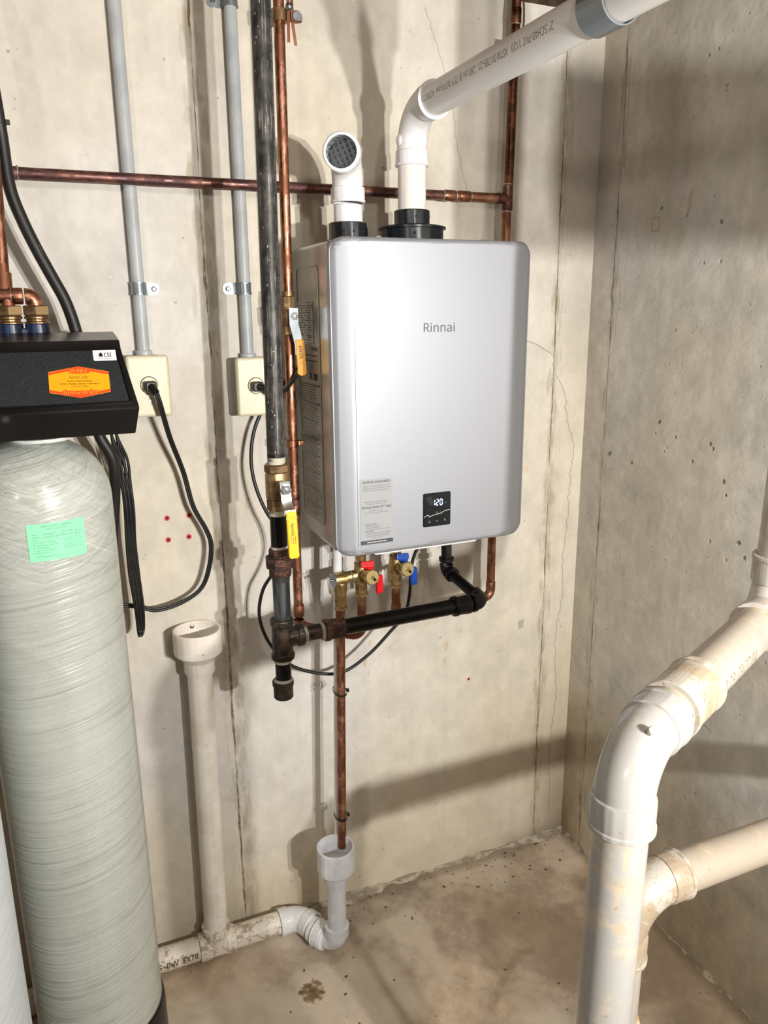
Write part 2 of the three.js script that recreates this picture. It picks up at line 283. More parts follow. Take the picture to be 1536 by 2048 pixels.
const M = {
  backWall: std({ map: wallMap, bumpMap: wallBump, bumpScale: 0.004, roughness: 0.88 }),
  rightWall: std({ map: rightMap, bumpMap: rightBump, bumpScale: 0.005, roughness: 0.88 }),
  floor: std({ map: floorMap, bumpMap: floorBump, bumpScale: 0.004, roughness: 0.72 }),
  mortar: std({ map: mottle(0xb7ad9c, 0x8f8474, { cx: 8, cy: 8, seed: 3, specks: 160 }), roughness: 0.95 }),
  joint: std({ map: mottle(0xa39783, 0x776a57, { cx: 6, cy: 12, seed: 4, specks: 120, speck: 0x2c2018 }), roughness: 0.95 }),
  farWall: std({ map: mottle(0x8f887c, 0x787166, { cx: 5, cy: 5, seed: 6 }), roughness: 0.9 }),
  wood: std({ map: mottle(0x8a6a48, 0x5c442c, { w: 256, h: 256, cx: 24, cy: 2, seed: 14, gain: 0.7 }), roughness: 0.8 }),
  woodDark: std({ map: mottle(0x4a3826, 0x2e2116, { w: 256, h: 256, cx: 24, cy: 2, seed: 15, gain: 0.7 }), roughness: 0.85 }),
  copper: std({ map: mottle(0xc09078, 0x8c5e48, { cx: 3, cy: 6, oct: 6, seed: 31, lo: 0.2, hi: 0.8, gain: 0.7, specks: 60, speck: 0x5a2c1a }), roughnessMap: greyNoise(0.34, 0.66, { cx: 3, cy: 8, seed: 32 }), metalness: 1, roughness: 0.9 }),
  copperOld: std({ map: mottle(0x7c5549, 0x583d3c, { cx: 3, cy: 8, oct: 6, seed: 33, lo: 0.25, hi: 0.75, gain: 0.75, specks: 40, speck: 0xb98a72 }), roughnessMap: greyNoise(0.35, 0.6, { cx: 2, cy: 8, seed: 34 }), metalness: 0.65, roughness: 1.0 }),
  copperMid: std({ map: mottle(0x82563e, 0x523628, { cx: 3, cy: 6, oct: 6, seed: 35, gain: 0.7, specks: 40, speck: 0xa87860 }), roughnessMap: greyNoise(0.3, 0.55, { cx: 3, cy: 8, seed: 36 }), metalness: 0.95, roughness: 0.9 }),
  solder: std({ color: 0xb8aea2, metalness: 0.9, roughness: 0.4 }),
  brass: std({ map: mottle(0xcbb182, 0x98804f, { cx: 5, cy: 5, oct: 5, seed: 41, gain: 0.7, specks: 40, speck: 0x5a4322 }), metalness: 0.95, roughness: 0.36 }),
  bronze: std({ map: mottle(0xa88d66, 0x796045, { cx: 5, cy: 5, oct: 5, seed: 42, gain: 0.7, specks: 60, speck: 0x40301c }), metalness: 0.8, roughness: 0.45 }),
  capBrass: std({ color: 0xd8c490, metalness: 1, roughness: 0.28 }),
  chrome: std({ color: 0xd4d6d8, metalness: 1, roughness: 0.22 }),
  zinc: std({ map: mottle(0xa4aab0, 0x7d848a, { cx: 8, cy: 8, seed: 51 }), metalness: 0.9, roughness: 0.38 }),
  galvanized: std({ map: mottle(0x959da3, 0x747e85, { cx: 10, cy: 10, seed: 52 }), metalness: 0.8, roughness: 0.42 }),
  iron: std({ map: mottle(0x2c2926, 0x171514, { cx: 5, cy: 10, seed: 61, specks: 50, speck: 0x5b5048 }), metalness: 0.45, roughness: 0.42 }),
  ironNew: std({ map: mottle(0x171615, 0x0d0d0d, { cx: 5, cy: 10, seed: 62, specks: 25, speck: 0x55504c }), metalness: 0.4, roughness: 0.3 }),
  ironRust: std({ map: mottle(0x6a4636, 0x33251f, { cx: 6, cy: 6, oct: 6, seed: 63, gain: 0.75, specks: 130, speck: 0x94786a }), bumpMap: greyNoise(0.2, 0.8, { cx: 12, cy: 12, seed: 64 }), bumpScale: 0.0012, metalness: 0.35, roughness: 0.62 }),
  ironDark: std({ map: mottle(0x4a3a30, 0x231d19, { cx: 6, cy: 6, oct: 6, seed: 65, gain: 0.75, specks: 60, speck: 0x7c6458 }), bumpMap: greyNoise(0.2, 0.8, { cx: 12, cy: 12, seed: 66 }), bumpScale: 0.0008, metalness: 0.4, roughness: 0.5 }),
  steelGrey: std({ map: mottle(0x6c7072, 0x46494b, { cx: 10, cy: 3, oct: 5, seed: 67 }), metalness: 0.85, roughness: 0.4 }),
  thread: std({ map: mottle(0xd6d2c4, 0x8f8a80, { cx: 4, cy: 24, seed: 68 }), metalness: 0.2, roughness: 0.6 }),
  pvc: std({ map: mottle(0xe9e9ea, 0xdfe0e2, { cx: 4, cy: 4, seed: 71 }), roughness: 0.28 }),
  pvcOld: std({ map: mottle(0xc2bcb4, 0xb3a797, { cx: 4, cy: 5, oct: 6, seed: 72, lo: 0.35, hi: 0.8, gain: 0.7, specks: 60, speck: 0xa06a48 }), roughness: 0.33 }),
  pvcDusty: std({ map: mottle(0xbcb5aa, 0xa6967f, { cx: 4, cy: 5, oct: 6, seed: 73, lo: 0.3, hi: 0.75, gain: 0.75, specks: 260, speck: 0x8c5a3a }), roughness: 0.45 }),
  pvcDirty: std({ map: mottle(0xe6dfd3, 0xab9a85, { w: 512, h: 512, cx: 9, cy: 9, oct: 6, seed: 74, lo: 0.5, hi: 1.0, gain: 0.8, specks: 700, speck: 0x4c3d30 }), roughness: 0.5 }),
  pvcBeige: std({ map: mottle(0xf0eae2, 0xe6ddd2, { cx: 3, cy: 4, seed: 75, specks: 30, speck: 0x6f5f50 }), roughness: 0.38 }),
  pvcWarm: std({ map: mottle(0xe9e5e1, 0xe0dad3, { w: 128, h: 512, cx: 8, cy: 3, seed: 77, specks: 12, speck: 0xa89c90 }), roughness: 0.32 }),
  pvcGrey: std({ map: mottle(0xdfe1e6, 0xd0d3da, { cx: 3, cy: 4, seed: 76 }), roughness: 0.32 }),
  conduit: std({ map: mottle(0xaeb2b4, 0xa3a7aa, { cx: 3, cy: 5, seed: 81 }), roughness: 0.42 }),
  plate: std({ map: mottle(0xe6dfc6, 0xd6ceb2, { cx: 3, cy: 3, oct: 5, seed: 82, lo: 0.4, hi: 0.8 }), roughness: 0.4 }),
  greyBox: std({ color: 0x8d9294, roughness: 0.5 }),
  rubber: std({ map: mottle(0x1b1a19, 0x111010, { cx: 4, cy: 12, seed: 84, specks: 18, speck: 0x6c6864 }), roughness: 0.42 }),
  hose: std({ map: mottle(0x1d1b1a, 0x121110, { cx: 4, cy: 12, seed: 85, specks: 24, speck: 0x77726c }), roughness: 0.5 }),
  blackPlastic: std({ map: mottle(0x101113, 0x0a0b0c, { cx: 6, cy: 6, seed: 86, specks: 30, speck: 0x8c8c8c }), roughness: 0.30 }),
  blackPanel: std({ map: mottle(0x24272b, 0x1c1f22, { w: 512, h: 512, cx: 90, cy: 90, oct: 2, seed: 87, gain: 0.8, specks: 40, speck: 0x909294 }), bumpMap: greyNoise(0.3, 0.7, { cx: 60, cy: 60, seed: 88 }), bumpScale: 0.0006, roughness: 0.6 }),
  collar: std({ color: 0x14191d, roughness: 0.3 }),
  screen: std({ color: 0x50575c, roughness: 0.4 }),
  dark: std({ color: 0x0a0a0a, roughness: 0.7 }),
  silver: std({ color: 0xa3a6ad, metalness: 0.55, roughness: 0.50 }),
  silverEdge: phys({ color: 0xa9acb1, metalness: 0.6, roughness: 0.42 }),
  sideMetal: phys({ color: 0xb4b2ac, metalness: 0.75, roughness: 0.30, clearcoat: 0.3, clearcoatRoughness: 0.15 }),
  whiteMetal: std({ color: 0xe8eaec, metalness: 0.2, roughness: 0.35 }),
  red: std({ color: 0xd3141f, roughness: 0.35 }), blue: std({ color: 0x1545a8, roughness: 0.35 }),
  bypass: std({ map: mottle(0x1d2f52, 0x101722, { cx: 3, cy: 2, seed: 91 }), roughness: 0.35 }),
  yellow: std({ color: 0xf2c516, roughness: 0.42 }), amber: std({ color: 0xe0a23c, roughness: 0.45 }),
  redPlastic: std({ color: 0xc8323c, roughness: 0.5 }),
  poly: std({ map: mottle(0xd9e0e4, 0xcfd7dc, { cx: 30, cy: 30, seed: 95 }), roughness: 0.55 }),
  duct: std({ map: mottle(0xb2b8bc, 0x8f979c, { cx: 8, cy: 8, seed: 96 }), metalness: 0.7, roughness: 0.45 }),
};

// ------------------------------------------------------------------ the room
function planarUV(g, fn) { const p = g.attributes.position, u = g.attributes.uv; for (let i = 0; i < p.count; i++) u.setXY(i, ...fn(p.getX(i), p.getY(i), p.getZ(i))); return g; }
const slabBox = (x0, x1, y0, y1, z0, z1) => new THREE.BoxGeometry(x1 - x0, y1 - y0, z1 - z0).translate((x0 + x1) / 2, (y0 + y1) / 2, (z0 + z1) / 2);
const TOP = 2.385, XR = 1.393;
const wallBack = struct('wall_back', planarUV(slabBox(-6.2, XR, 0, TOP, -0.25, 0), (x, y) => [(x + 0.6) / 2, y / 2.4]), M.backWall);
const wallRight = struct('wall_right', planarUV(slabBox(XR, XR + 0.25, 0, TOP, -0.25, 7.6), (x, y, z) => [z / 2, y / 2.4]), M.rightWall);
struct('wall_left', planarUV(slabBox(-6.2, -6, 0, TOP, 0, 7.6), (x, y, z) => [z / 1.5, y / 1.5]), M.farWall);
struct('wall_front', planarUV(slabBox(-6.2, XR + 0.25, 0, TOP, 7.6, 7.8), (x, y) => [x / 1.5, y / 1.5]), M.farWall);
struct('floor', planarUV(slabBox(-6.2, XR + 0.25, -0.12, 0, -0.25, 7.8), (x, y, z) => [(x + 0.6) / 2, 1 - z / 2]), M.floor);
const ceiling = struct('ceiling', planarUV(slabBox(-6.2, XR + 0.25, 2.66, 2.70, -0.25, 7.8), (x, y, z) => [x, z / 0.3]), M.wood);
const addPiece = (name, geoms, mat, parent) => part(name, geoms, mat, parent);
for (let i = 0; i < 18; i++) { const x = -5.74 + i * 0.406; addPiece('joist', planarUV(slabBox(x, x + 0.04, 2.43, 2.66, 0, 7.6), (a, b, c) => [c, b / 0.3]), M.wood, ceiling); }
addPiece('sill_plate', planarUV(slabBox(-6.2, XR + 0.25, TOP, 2.43, -0.14, 0), (x, y) => [x, y / 0.3]), M.woodDark, ceiling);
addPiece('rim_joist', planarUV(slabBox(-6.2, XR + 0.25, 2.43, 2.66, -0.14, -0.10), (x, y) => [x, y / 0.3]), M.woodDark, ceiling);
addPiece('sill_plate', planarUV(slabBox(XR, XR + 0.14, TOP, 2.43, 0, 7.6), (x, y, z) => [z, y / 0.3]), M.woodDark, ceiling);
addPiece('rim_joist', planarUV(slabBox(XR + 0.10, XR + 0.14, 2.43, 2.66, 0, 7.6), (x, y, z) => [z, y / 0.3]), M.woodDark, ceiling);
addPiece('sill_plate', planarUV(slabBox(-6.2, -6, TOP, 2.66, 0, 7.6), (x, y, z) => [z, y / 0.3]), M.wood, ceiling);
addPiece('sill_plate', planarUV(slabBox(-6.2, XR + 0.25, TOP, 2.66, 7.6, 7.8), (x, y) => [x, y / 0.3]), M.wood, ceiling);
// rough ridge of cement paste left where two form panels met
function ridge(A, B, out, across, width, height, seed, n = 260) {
  const r = rng(seed), a = A2V(A), d = sub(B, A), o = A2V(out), w = A2V(across), pos = [], idx = [], uv = [];
  let drift = 0; const fat = fbm(n + 1, 1, 18, 1, 3, seed, 0.6);
  for (let i = 0; i <= n; i++) {
    drift = drift * 0.9 + (r() - 0.5) * 0.0014; const k = 0.7 + fat[i] * 1.1 + (r() - 0.5) * 0.35, hw = Math.max(0.0006, width * k), hh = Math.max(0.0003, height * (0.6 + fat[i] * 1.4 + (r() - 0.5) * 0.7)), c = a.clone().addScaledVector(d, i / n).addScaledVector(w, drift);
    for (const [s, t] of [[-1, -0.4], [-0.45, 0.7 + r() * 0.5], [0.1 + r() * 0.3, 0.35 * r()], [0.5, 0.8 * r() + 0.2], [1, -0.4]]) { const p = c.clone().addScaledVector(w, s * hw).addScaledVector(o, t * hh); pos.push(p.x, p.y, p.z); uv.push(s * 0.02, i / n * d.length() * 3); }
    if (i) for (let k2 = 0; k2 < 4; k2++) { const p = (i - 1) * 5 + k2, q = i * 5 + k2; idx.push(p, q, p + 1, p + 1, q, q + 1); }
  }
  const g = new THREE.BufferGeometry(); g.setAttribute('position', new THREE.Float32BufferAttribute(pos, 3)); g.setAttribute('uv', new THREE.Float32BufferAttribute(uv, 2)); g.setIndex(idx); g.computeVertexNormals();
  return g;
}
addPiece('form_joint', ridge([0.336, 0, 0], [0.340, TOP, 0], [0, 0, 1], [1, 0, 0], 0.0036, 0.0014, 101), M.joint, wallBack);
addPiece('form_joint', ridge([1.284, 0, 0], [1.277, TOP, 0], [0, 0, 1], [1, 0, 0], 0.0022, 0.0014, 102), M.joint, wallBack);
addPiece('form_joint', ridge([XR, 0, 0.098], [XR, TOP, 0.091], [-1, 0, 0], [0, 0, 1], 0.0020, 0.0016, 103), M.joint, wallRight);
// broken lip of mortar where wall and floor meet
function lip(A, B, out, depth, height, seed, n = 200) {
  const r = rng(seed), a = A2V(A), d = sub(B, A), o = A2V(out), pos = [], idx = [], uv = [], f = fbm(n + 1, 1, 14, 1, 4, seed, 0.6);
  for (let i = 0; i <= n; i++) {
    const c = a.clone().addScaledVector(d, i / n), k = 0.75 + f[i] * 1.3;
    for (const [s, t] of [[-0.05, 1.0 + r() * 0.3], [0.25, 0.9 + r() * 0.3], [0.5 + r() * 0.1, 0.35 + r() * 0.2], [0.85, 0.25 + r() * 0.15], [1.1 + r() * 0.12, -0.2]]) { const p = c.clone().addScaledVector(o, s * depth * Math.max(0.3, k)); p.y += t * height * Math.max(0.25, k); pos.push(p.x, p.y, p.z); uv.push(s * 0.1, i / n * d.length() * 3); }
    if (i) for (let k2 = 0; k2 < 4; k2++) { const p = (i - 1) * 5 + k2, q = i * 5 + k2; idx.push(p, p + 1, q, p + 1, q + 1, q); }
  }
  const g = new THREE.BufferGeometry(); g.setAttribute('position', new THREE.Float32BufferAttribute(pos, 3)); g.setAttribute('uv', new THREE.Float32BufferAttribute(uv, 2)); g.setIndex(idx); g.computeVertexNormals();
  return g;
}
struct('trim_1', [lip([0.30, 0, 0], [XR, 0, 0], [0, 0, 1], 0.020, 0.007, 111), lip([-1.0, 0, 0], [0.30, 0, 0], [0, 0, 1], 0.008, 0.004, 112)], M.mortar);
struct('trim_2', lip([XR, 0, 0], [XR, 0, 2.2], [-1, 0, 0], 0.014, 0.006, 113, 320), M.joint);

// ------------------------------------------------------------------ flat print
function face(w, h, at, normal, up) { // plane in room coordinates
  const z = A2V(normal).clone().normalize(), y0 = A2V(up), y = y0.clone().addScaledVector(z, -y0.dot(z)).normalize(), x = V(0, 0, 0).crossVectors(y, z);
  return new THREE.PlaneGeometry(w, h).applyMatrix4(new THREE.Matrix4().makeBasis(x, y, z).setPosition(A2V(at)));
}
function orient(g, at, normal, up) { // geometry drawn in x, y, z -> room
  const z = A2V(normal).clone().normalize(), y0 = A2V(up), y = y0.clone().addScaledVector(z, -y0.dot(z)).normalize(), x = V(0, 0, 0).crossVectors(y, z);
  return g.applyMatrix4(new THREE.Matrix4().makeBasis(x, y, z).setPosition(A2V(at)));
}
function shapeUV(g) { g.computeBoundingBox(); const b = g.boundingBox; return planarUV(g, (x, y) => [(x - b.min.x) / (b.max.x - b.min.x), (y - b.min.y) / (b.max.y - b.min.y)]); }
const print = (c, o = {}) => std({ map: canvasTex(c), roughness: 0.5, ...o });

// ------------------------------------------------------------------ water heater
{
  const X0 = 0.5294, X1 = 0.9994, Y0 = 1.1473, Y1 = 1.8096, W = X1 - X0, H = Y1 - Y0, CX = (X0 + X1) / 2, CY = (Y0 + Y1) / 2;
  const t = thing('water_heater', 'silver wall-hung tankless water heater with a glowing temperature display', 'water heater', [CX, Y0, 0.15]);
  const casing = part('casing', box(X0 + 0.004, X1 - 0.004, Y0 + 0.005, Y1 - 0.004, 0.014, 0.270, 0.012, 4), M.sideMetal, t, 'glossy metal side casing');
  // front cover: flat middle between two wings that fall back to the sides, all edges rolled
  const R = 0.03, roll = 0.009, wing = 0.0448, zMid = 0.3085;
  const ds = [0, 0.0006, 0.0016, 0.003, 0.005, 0.007, 0.009, 0.013, 0.020, 0.028, 0.036, 0.0435, 0.0446, 0.0452, 0.047, 0.052, 0.07, 0.10, 0.14, 0.19];
  const cols = [...ds.map((d) => [-1, d]), [0, 0], ...ds.slice().reverse().map((d) => [1, d])];
  const es = [0, 0.0006, 0.0016, 0.003, 0.005, 0.007, 0.009, 0.012, 0.016, 0.020, 0.025, 0.030, 0.045, 0.09, 0.16, 0.24];
  const rows = [...es.map((d) => -H / 2 + d), 0, ...es.slice().reverse().map((d) => H / 2 - d)];
  const pos = [], idx = [], fall = (d) => (d >= roll ? 0 : roll - Math.sqrt(Math.max(0, roll * roll - (roll - d) * (roll - d))));
  for (const v of rows) {
    const q = Math.abs(v) - (H / 2 - R), hw = W / 2 - (q > 0 ? R - Math.sqrt(Math.max(0, R * R - q * q)) : 0);
    for (const [s, d] of cols) {
      const x = s === 0 ? 0 : s * (hw - d), de = W / 2 - Math.abs(x);
      let z = zMid; if (de < wing) { const k = 1 - de / wing; z -= 0.0155 * (0.85 * k + 0.15 * k * k) + (v < 0.1 ? 0.0012 : 0.0012 * Math.max(0, 1 - (v - 0.1) * 6)); }
      const dd = q > 0 && s !== 0 && Math.abs(x) > W / 2 - R ? R - Math.hypot(Math.abs(x) - (W / 2 - R), q) : Math.min(s === 0 ? 1 : d, H / 2 - Math.abs(v));
      z -= fall(Math.max(0, dd)); pos.push(CX + x, CY + v, z);
    }
  }
  const n = cols.length; for (let j = 0; j < rows.length - 1; j++) for (let i = 0; i < n - 1; i++) { const a = j * n + i, b = a + 1, c = a + n, d = c + 1; idx.push(a, b, d, a, d, c); }
  const g = new THREE.BufferGeometry(); g.setAttribute('position', new THREE.Float32BufferAttribute(pos, 3)); g.setIndex(idx); g.computeVertexNormals();
  const skirt = slab(roundRect(W, H, R), 0.018, 0.001).translate(CX, CY, 0.272);
  const cover = part('front_cover', [toCreasedNormals(g, 0.5), skirt], M.silver, t, 'smooth silver front cover with bevelled sides');
  part('cover_seam', slab(roundRect(W - 0.006, H - 0.006, R), 0.006).translate(CX, CY, 0.267), M.dark, t);
  // embossed frame of the side panel
  const ring = roundRect(0.156, 0.566, 0.016); ring.holes.push(roundRect(0.150, 0.560, 0.013));
  part('side_emboss', orient(slab(ring, 0.0022, 0.0008), [X0 + 0.004, 1.478, 0.130], [-1, 0, 0], [0, 1, 0]), M.sideMetal, casing);
  // rating plate and long warning label on the left side
  { const [c, x] = canvas(300, 256); x.fillStyle = '#cfcfcb'; x.fillRect(0, 0, 300, 256); x.strokeStyle = '#333'; x.lineWidth = 2; x.strokeRect(6, 6, 288, 244); x.fillStyle = '#2a2a2a'; const r = rng(3);
    x.fillRect(270, 14, 16, 26); for (let j = 0; j < 15; j++) { let px = 16; while (px < 250) { const l = 6 + r() * 26; if (r() < 0.78) x.fillRect(px, 18 + j * 15, l, 5 + (j % 4 === 0 ? 2 : 0)); px += l + 5; } } x.strokeRect(170, 110, 118, 100);
    part('rating_plate', face(0.113, 0.090, [X0 + 0.003, 1.642, 0.110], [-1, 0, 0], [0, 1, 0]), print(c), casing, 'white rating plate with small print'); }
  { const [c, x] = canvas(300, 800); x.fillStyle = '#a0998d'; x.fillRect(0, 0, 300, 800); const r = rng(4);
    x.fillStyle = '#1c1815'; x.fillRect(186, 6, 96, 16); x.fillRect(40, 40, 240, 6); x.fillRect(40, 64, 240, 5); x.fillRect(150, 120, 44, 30); x.fillRect(210, 120, 60, 30);
    for (let j = 0; j < 54; j++) { const yy = 170 + j * 11.4; x.fillRect(10 + (j % 7 === 0 ? 20 : 0), yy, 210 + r() * 70, j % 7 === 0 ? 6 : 3.4); }
    part('warning_label', face(0.142, 0.396, [X0 + 0.003, 1.396, 0.130], [-1, 0, 0], [0, 1, 0]), print(c, { roughness: 0.25 }), casing, 'long label of fine warning text'); }
  // brand lettering
  { const { FontLoader } = await import('three/addons/loaders/FontLoader.js'); const { TextGeometry } = await import('three/addons/geometries/TextGeometry.js');
    const font = await new FontLoader().loadAsync('fonts/droid/droid_sans_regular.typeface.json'); const tg = new TextGeometry('Rinnai', { font, size: 0.02, depth: 0.0006, curveSegments: 6 });
    tg.computeBoundingBox(); const b = tg.boundingBox; tg.translate(-b.min.x, -b.min.y, 0).scale(0.0735 / (b.max.x - b.min.x), 0.0188 / (b.max.y - b.min.y), 1).translate(0.7295, 1.6225, zMid);
    part('brand_lettering', tg, std({ color: 0x55575b, metalness: 0.2, roughness: 0.5 }), cover, 'grey brand lettering'); }
  // display
  { const [c, x] = canvas(512, 560), [e, y] = canvas(512, 560); x.fillStyle = '#15181b'; x.fillRect(0, 0, 512, 560); y.fillStyle = '#000'; y.fillRect(0, 0, 512, 560);
    x.globalAlpha = 0.16; x.fillStyle = '#9fb0b8'; x.beginPath(); x.moveTo(30, 60); x.lineTo(150, 40); x.lineTo(200, 210); x.lineTo(120, 200); x.fill(); x.globalAlpha = 1;
    const seg = (q, ox, oy, on, w, h, th) => { const B = [[th, 0, w - 2 * th, th], [w - th, th, th, h / 2 - 1.5 * th], [w - th, h / 2 + th / 2, th, h / 2 - 1.5 * th], [th, h - th, w - 2 * th, th], [0, h / 2 + th / 2, th, h / 2 - 1.5 * th], [0, th, th, h / 2 - 1.5 * th], [th, h / 2 - th / 2, w - 2 * th, th]]; for (const k of on) q.fillRect(ox + B[k][0], oy + B[k][1], B[k][2], B[k][3]); };
    for (const q of [x, y]) { q.fillStyle = q === y ? '#bcd0ff' : '#c9d6ff'; seg(q, 165, 100, [1, 2], 52, 116, 15); seg(q, 232, 100, [0, 1, 6, 4, 3], 58, 116, 15); seg(q, 304, 100, [0, 1, 2, 3, 4, 5], 60, 116, 15); }
    x.strokeStyle = '#8d979d'; x.lineWidth = 6; x.fillStyle = '#8d979d'; x.font = '24px sans-serif'; x.fillText('\u00b0F/\u00b0C', 395, 186); x.font = '20px sans-serif'; x.fillText('OK', 320, 340);
    x.beginPath(); x.moveTo(236, 340); x.lineTo(256, 322); x.lineTo(276, 340); x.stroke(); x.beginPath(); x.moveTo(236, 470); x.lineTo(256, 488); x.lineTo(276, 470); x.stroke(); x.beginPath(); x.arc(110, 490, 16, Math.PI, 0); x.moveTo(92, 500); x.lineTo(130, 500); x.stroke(); x.beginPath(); x.arc(410, 470, 12, 0, 7); x.moveTo(418, 480); x.lineTo(432, 498); x.stroke();
    y.fillStyle = '#6a7a88'; y.globalAlpha = 0.25; y.fillRect(100, 334, 8, 20);
    const at = [0.7635, 1.2345, zMid];
    const d = part('display', orient(slab(roundRect(0.0685, 0.0775, 0.004), 0.002, 0.0006), at, [0, 0, 1], [0, 1, 0]), std({ color: 0x0c0e10, roughness: 0.12 }), cover, 'black glass display with white digits');
    part('display_face', face(0.066, 0.0745, [at[0], at[1], zMid + 0.0022], [0, 0, 1], [0, 1, 0]), std({ map: canvasTex(c), emissive: 0xffffff, emissiveMap: canvasTex(e), emissiveIntensity: 2.2, roughness: 0.1 }), d);
    part('film_crease', [strap([[0.7305, 1.219, zMid + 0.0026], [0.738, 1.2235, zMid + 0.0030], [0.745, 1.221, zMid + 0.0027]], [0, 1, 0.2], 0.0016, 0.0003), strap([[0.743, 1.2185, zMid + 0.0026], [0.756, 1.223, zMid + 0.0030], [0.772, 1.2245, zMid + 0.0027], [0.783, 1.230, zMid + 0.003], [0.796, 1.231, zMid + 0.0026]], [0, 1, 0.2], 0.0015, 0.0003)], phys({ color: 0xd8dcdf, roughness: 0.15, transmission: 0.3 }), d); }
  // instruction sticker
  { const [c, x] = canvas(512, 970); x.fillStyle = '#a3a5a9'; x.fillRect(0, 0, 512, 970); x.fillStyle = '#3c3f43'; x.textAlign = 'center'; x.font = 'bold 46px sans-serif'; x.fillText('ACTION REQUIRED!', 256, 62); x.font = '23px sans-serif';
    ['Register your product within 30 days of', 'installation and extend your labor coverage', 'Scan code below for easy registration'].forEach((s, i) => x.fillText(s, 256, 112 + i * 32));
    ['Residential: Additional 5 years labor', 'Commercial: Additional 1 year'].forEach((s, i) => x.fillText(s, 256, 342 + i * 32)); x.font = 'bold 48px sans-serif'; x.fillText('Rinnai Central\u2122 App', 256, 432); x.font = '22px sans-serif';
    ['Download our App for', 'easy and quick access to what matters'].forEach((s, i) => x.fillText(s, 256, 474 + i * 30));
    x.textAlign = 'left'; x.font = 'bold 23px sans-serif'; x.fillText('Installers / PROs:', 66, 680); x.fillText('Homeowners:', 66, 780); x.font = '22px sans-serif';
    ['- Quick Unit Registration', '- Remote Monitoring', '- Latest Manuals & Training Information'].forEach((s, i) => x.fillText(s, 76, 706 + i * 25)); ['- View Recirculation Control & Scheduling', '- Real-time Status & Maintenance Alerts', '- Quick Connection to PROs Assistance'].forEach((s, i) => x.fillText(s, 76, 806 + i * 25)); x.textAlign = 'center'; x.fillText('And Much More!', 256, 884);
    x.fillStyle = '#4e5054'; x.fillRect(0, 910, 512, 60); x.fillStyle = '#eee'; x.font = 'bold 24px sans-serif'; x.fillText('Remove After Registration', 256, 948);
    part('instruction_sticker', face(0.0765, 0.1455, [0.6175, 1.2455, zMid + 0.0006], [0, 0, 1], [0, 1, 0]), print(c, { roughness: 0.35 }), cover, 'pale grey sticker with fine print'); }
  // mounting flange under the cover
  const fl = new THREE.Shape(); fl.moveTo(0.612, 1.149); fl.lineTo(0.632, 1.131); fl.lineTo(0.890, 1.131); fl.lineTo(0.912, 1.149);
  const flange = part('bottom_flange', slab(fl, 0.003, 0.0008).translate(0, 0, 0.262), M.whiteMetal, t, 'white mounting flange along the bottom');
  for (const x of [0.640, 0.888]) part('screw', [lathe([[0, 0], [0.005, 0], [0.005, 0.001], [0.003, 0.0025], [0, 0.003]], [x, 1.140, 0.265], [0, 0, 1], 16)], M.chrome, flange);
  // vent collars on the top
  part('intake_collar', [lathe([[0, 0], [0.041, 0], [0.041, 0.034], [0.0385, 0.036], [0.033, 0.036], [0, 0.036]], [0.606, 1.809, 0.200], [0, 1, 0], 48), ...[-0.6, -0.1, 0.5].map((a) => new THREE.SphereGeometry(0.0022, 10, 8).translate(0.606 + 0.041 * Math.sin(a), 1.826, 0.200 + 0.041 * Math.cos(a)))], M.collar, t, 'black plastic intake collar');
  part('exhaust_collar', [lathe([[0, 0], [0.068, 0], [0.068, 0.026], [0.0735, 0.027], [0.0735, 0.031], [0.062, 0.034], [0.040, 0.036], [0.0385, 0.037], [0.0385, 0.064], [0.0365, 0.066], [0, 0.066]], [0.753, 1.809, 0.200], [0, 1, 0], 56), ...[-0.9, -0.2, 0.45, 0.8].map((a) => new THREE.SphereGeometry(0.0024, 10, 8).translate(0.753 + 0.0385 * Math.sin(a), 1.860, 0.200 + 0.0385 * Math.cos(a))), ...[-0.35, 0.35, 0.75].map((a) => new THREE.SphereGeometry(0.0028, 10, 8).translate(0.753 + 0.068 * Math.sin(a), 1.824, 0.200 + 0.068 * Math.cos(a)))], M.collar, t, 'black plastic exhaust collar on a wide flange');
  for (const [x, z] of [[0.668, 0.235], [0.925, 0.225]]) part('clip', [box(x - 0.020, x + 0.020, 1.806, 1.812, z - 0.008, z + 0.008, 0.001), lathe([[0, 0], [0.005, 0], [0.005, 0.003], [0.002, 0.005], [0, 0.005]], [x + 0.006, 1.811, z], [0, 1, 0], 16), strap([[x - 0.016, 1.811, z], [x - 0.010, 1.818, z], [x - 0.002, 1.814, z]], [0, 0, 1], 0.010, 0.0012)], M.chrome, t);
}

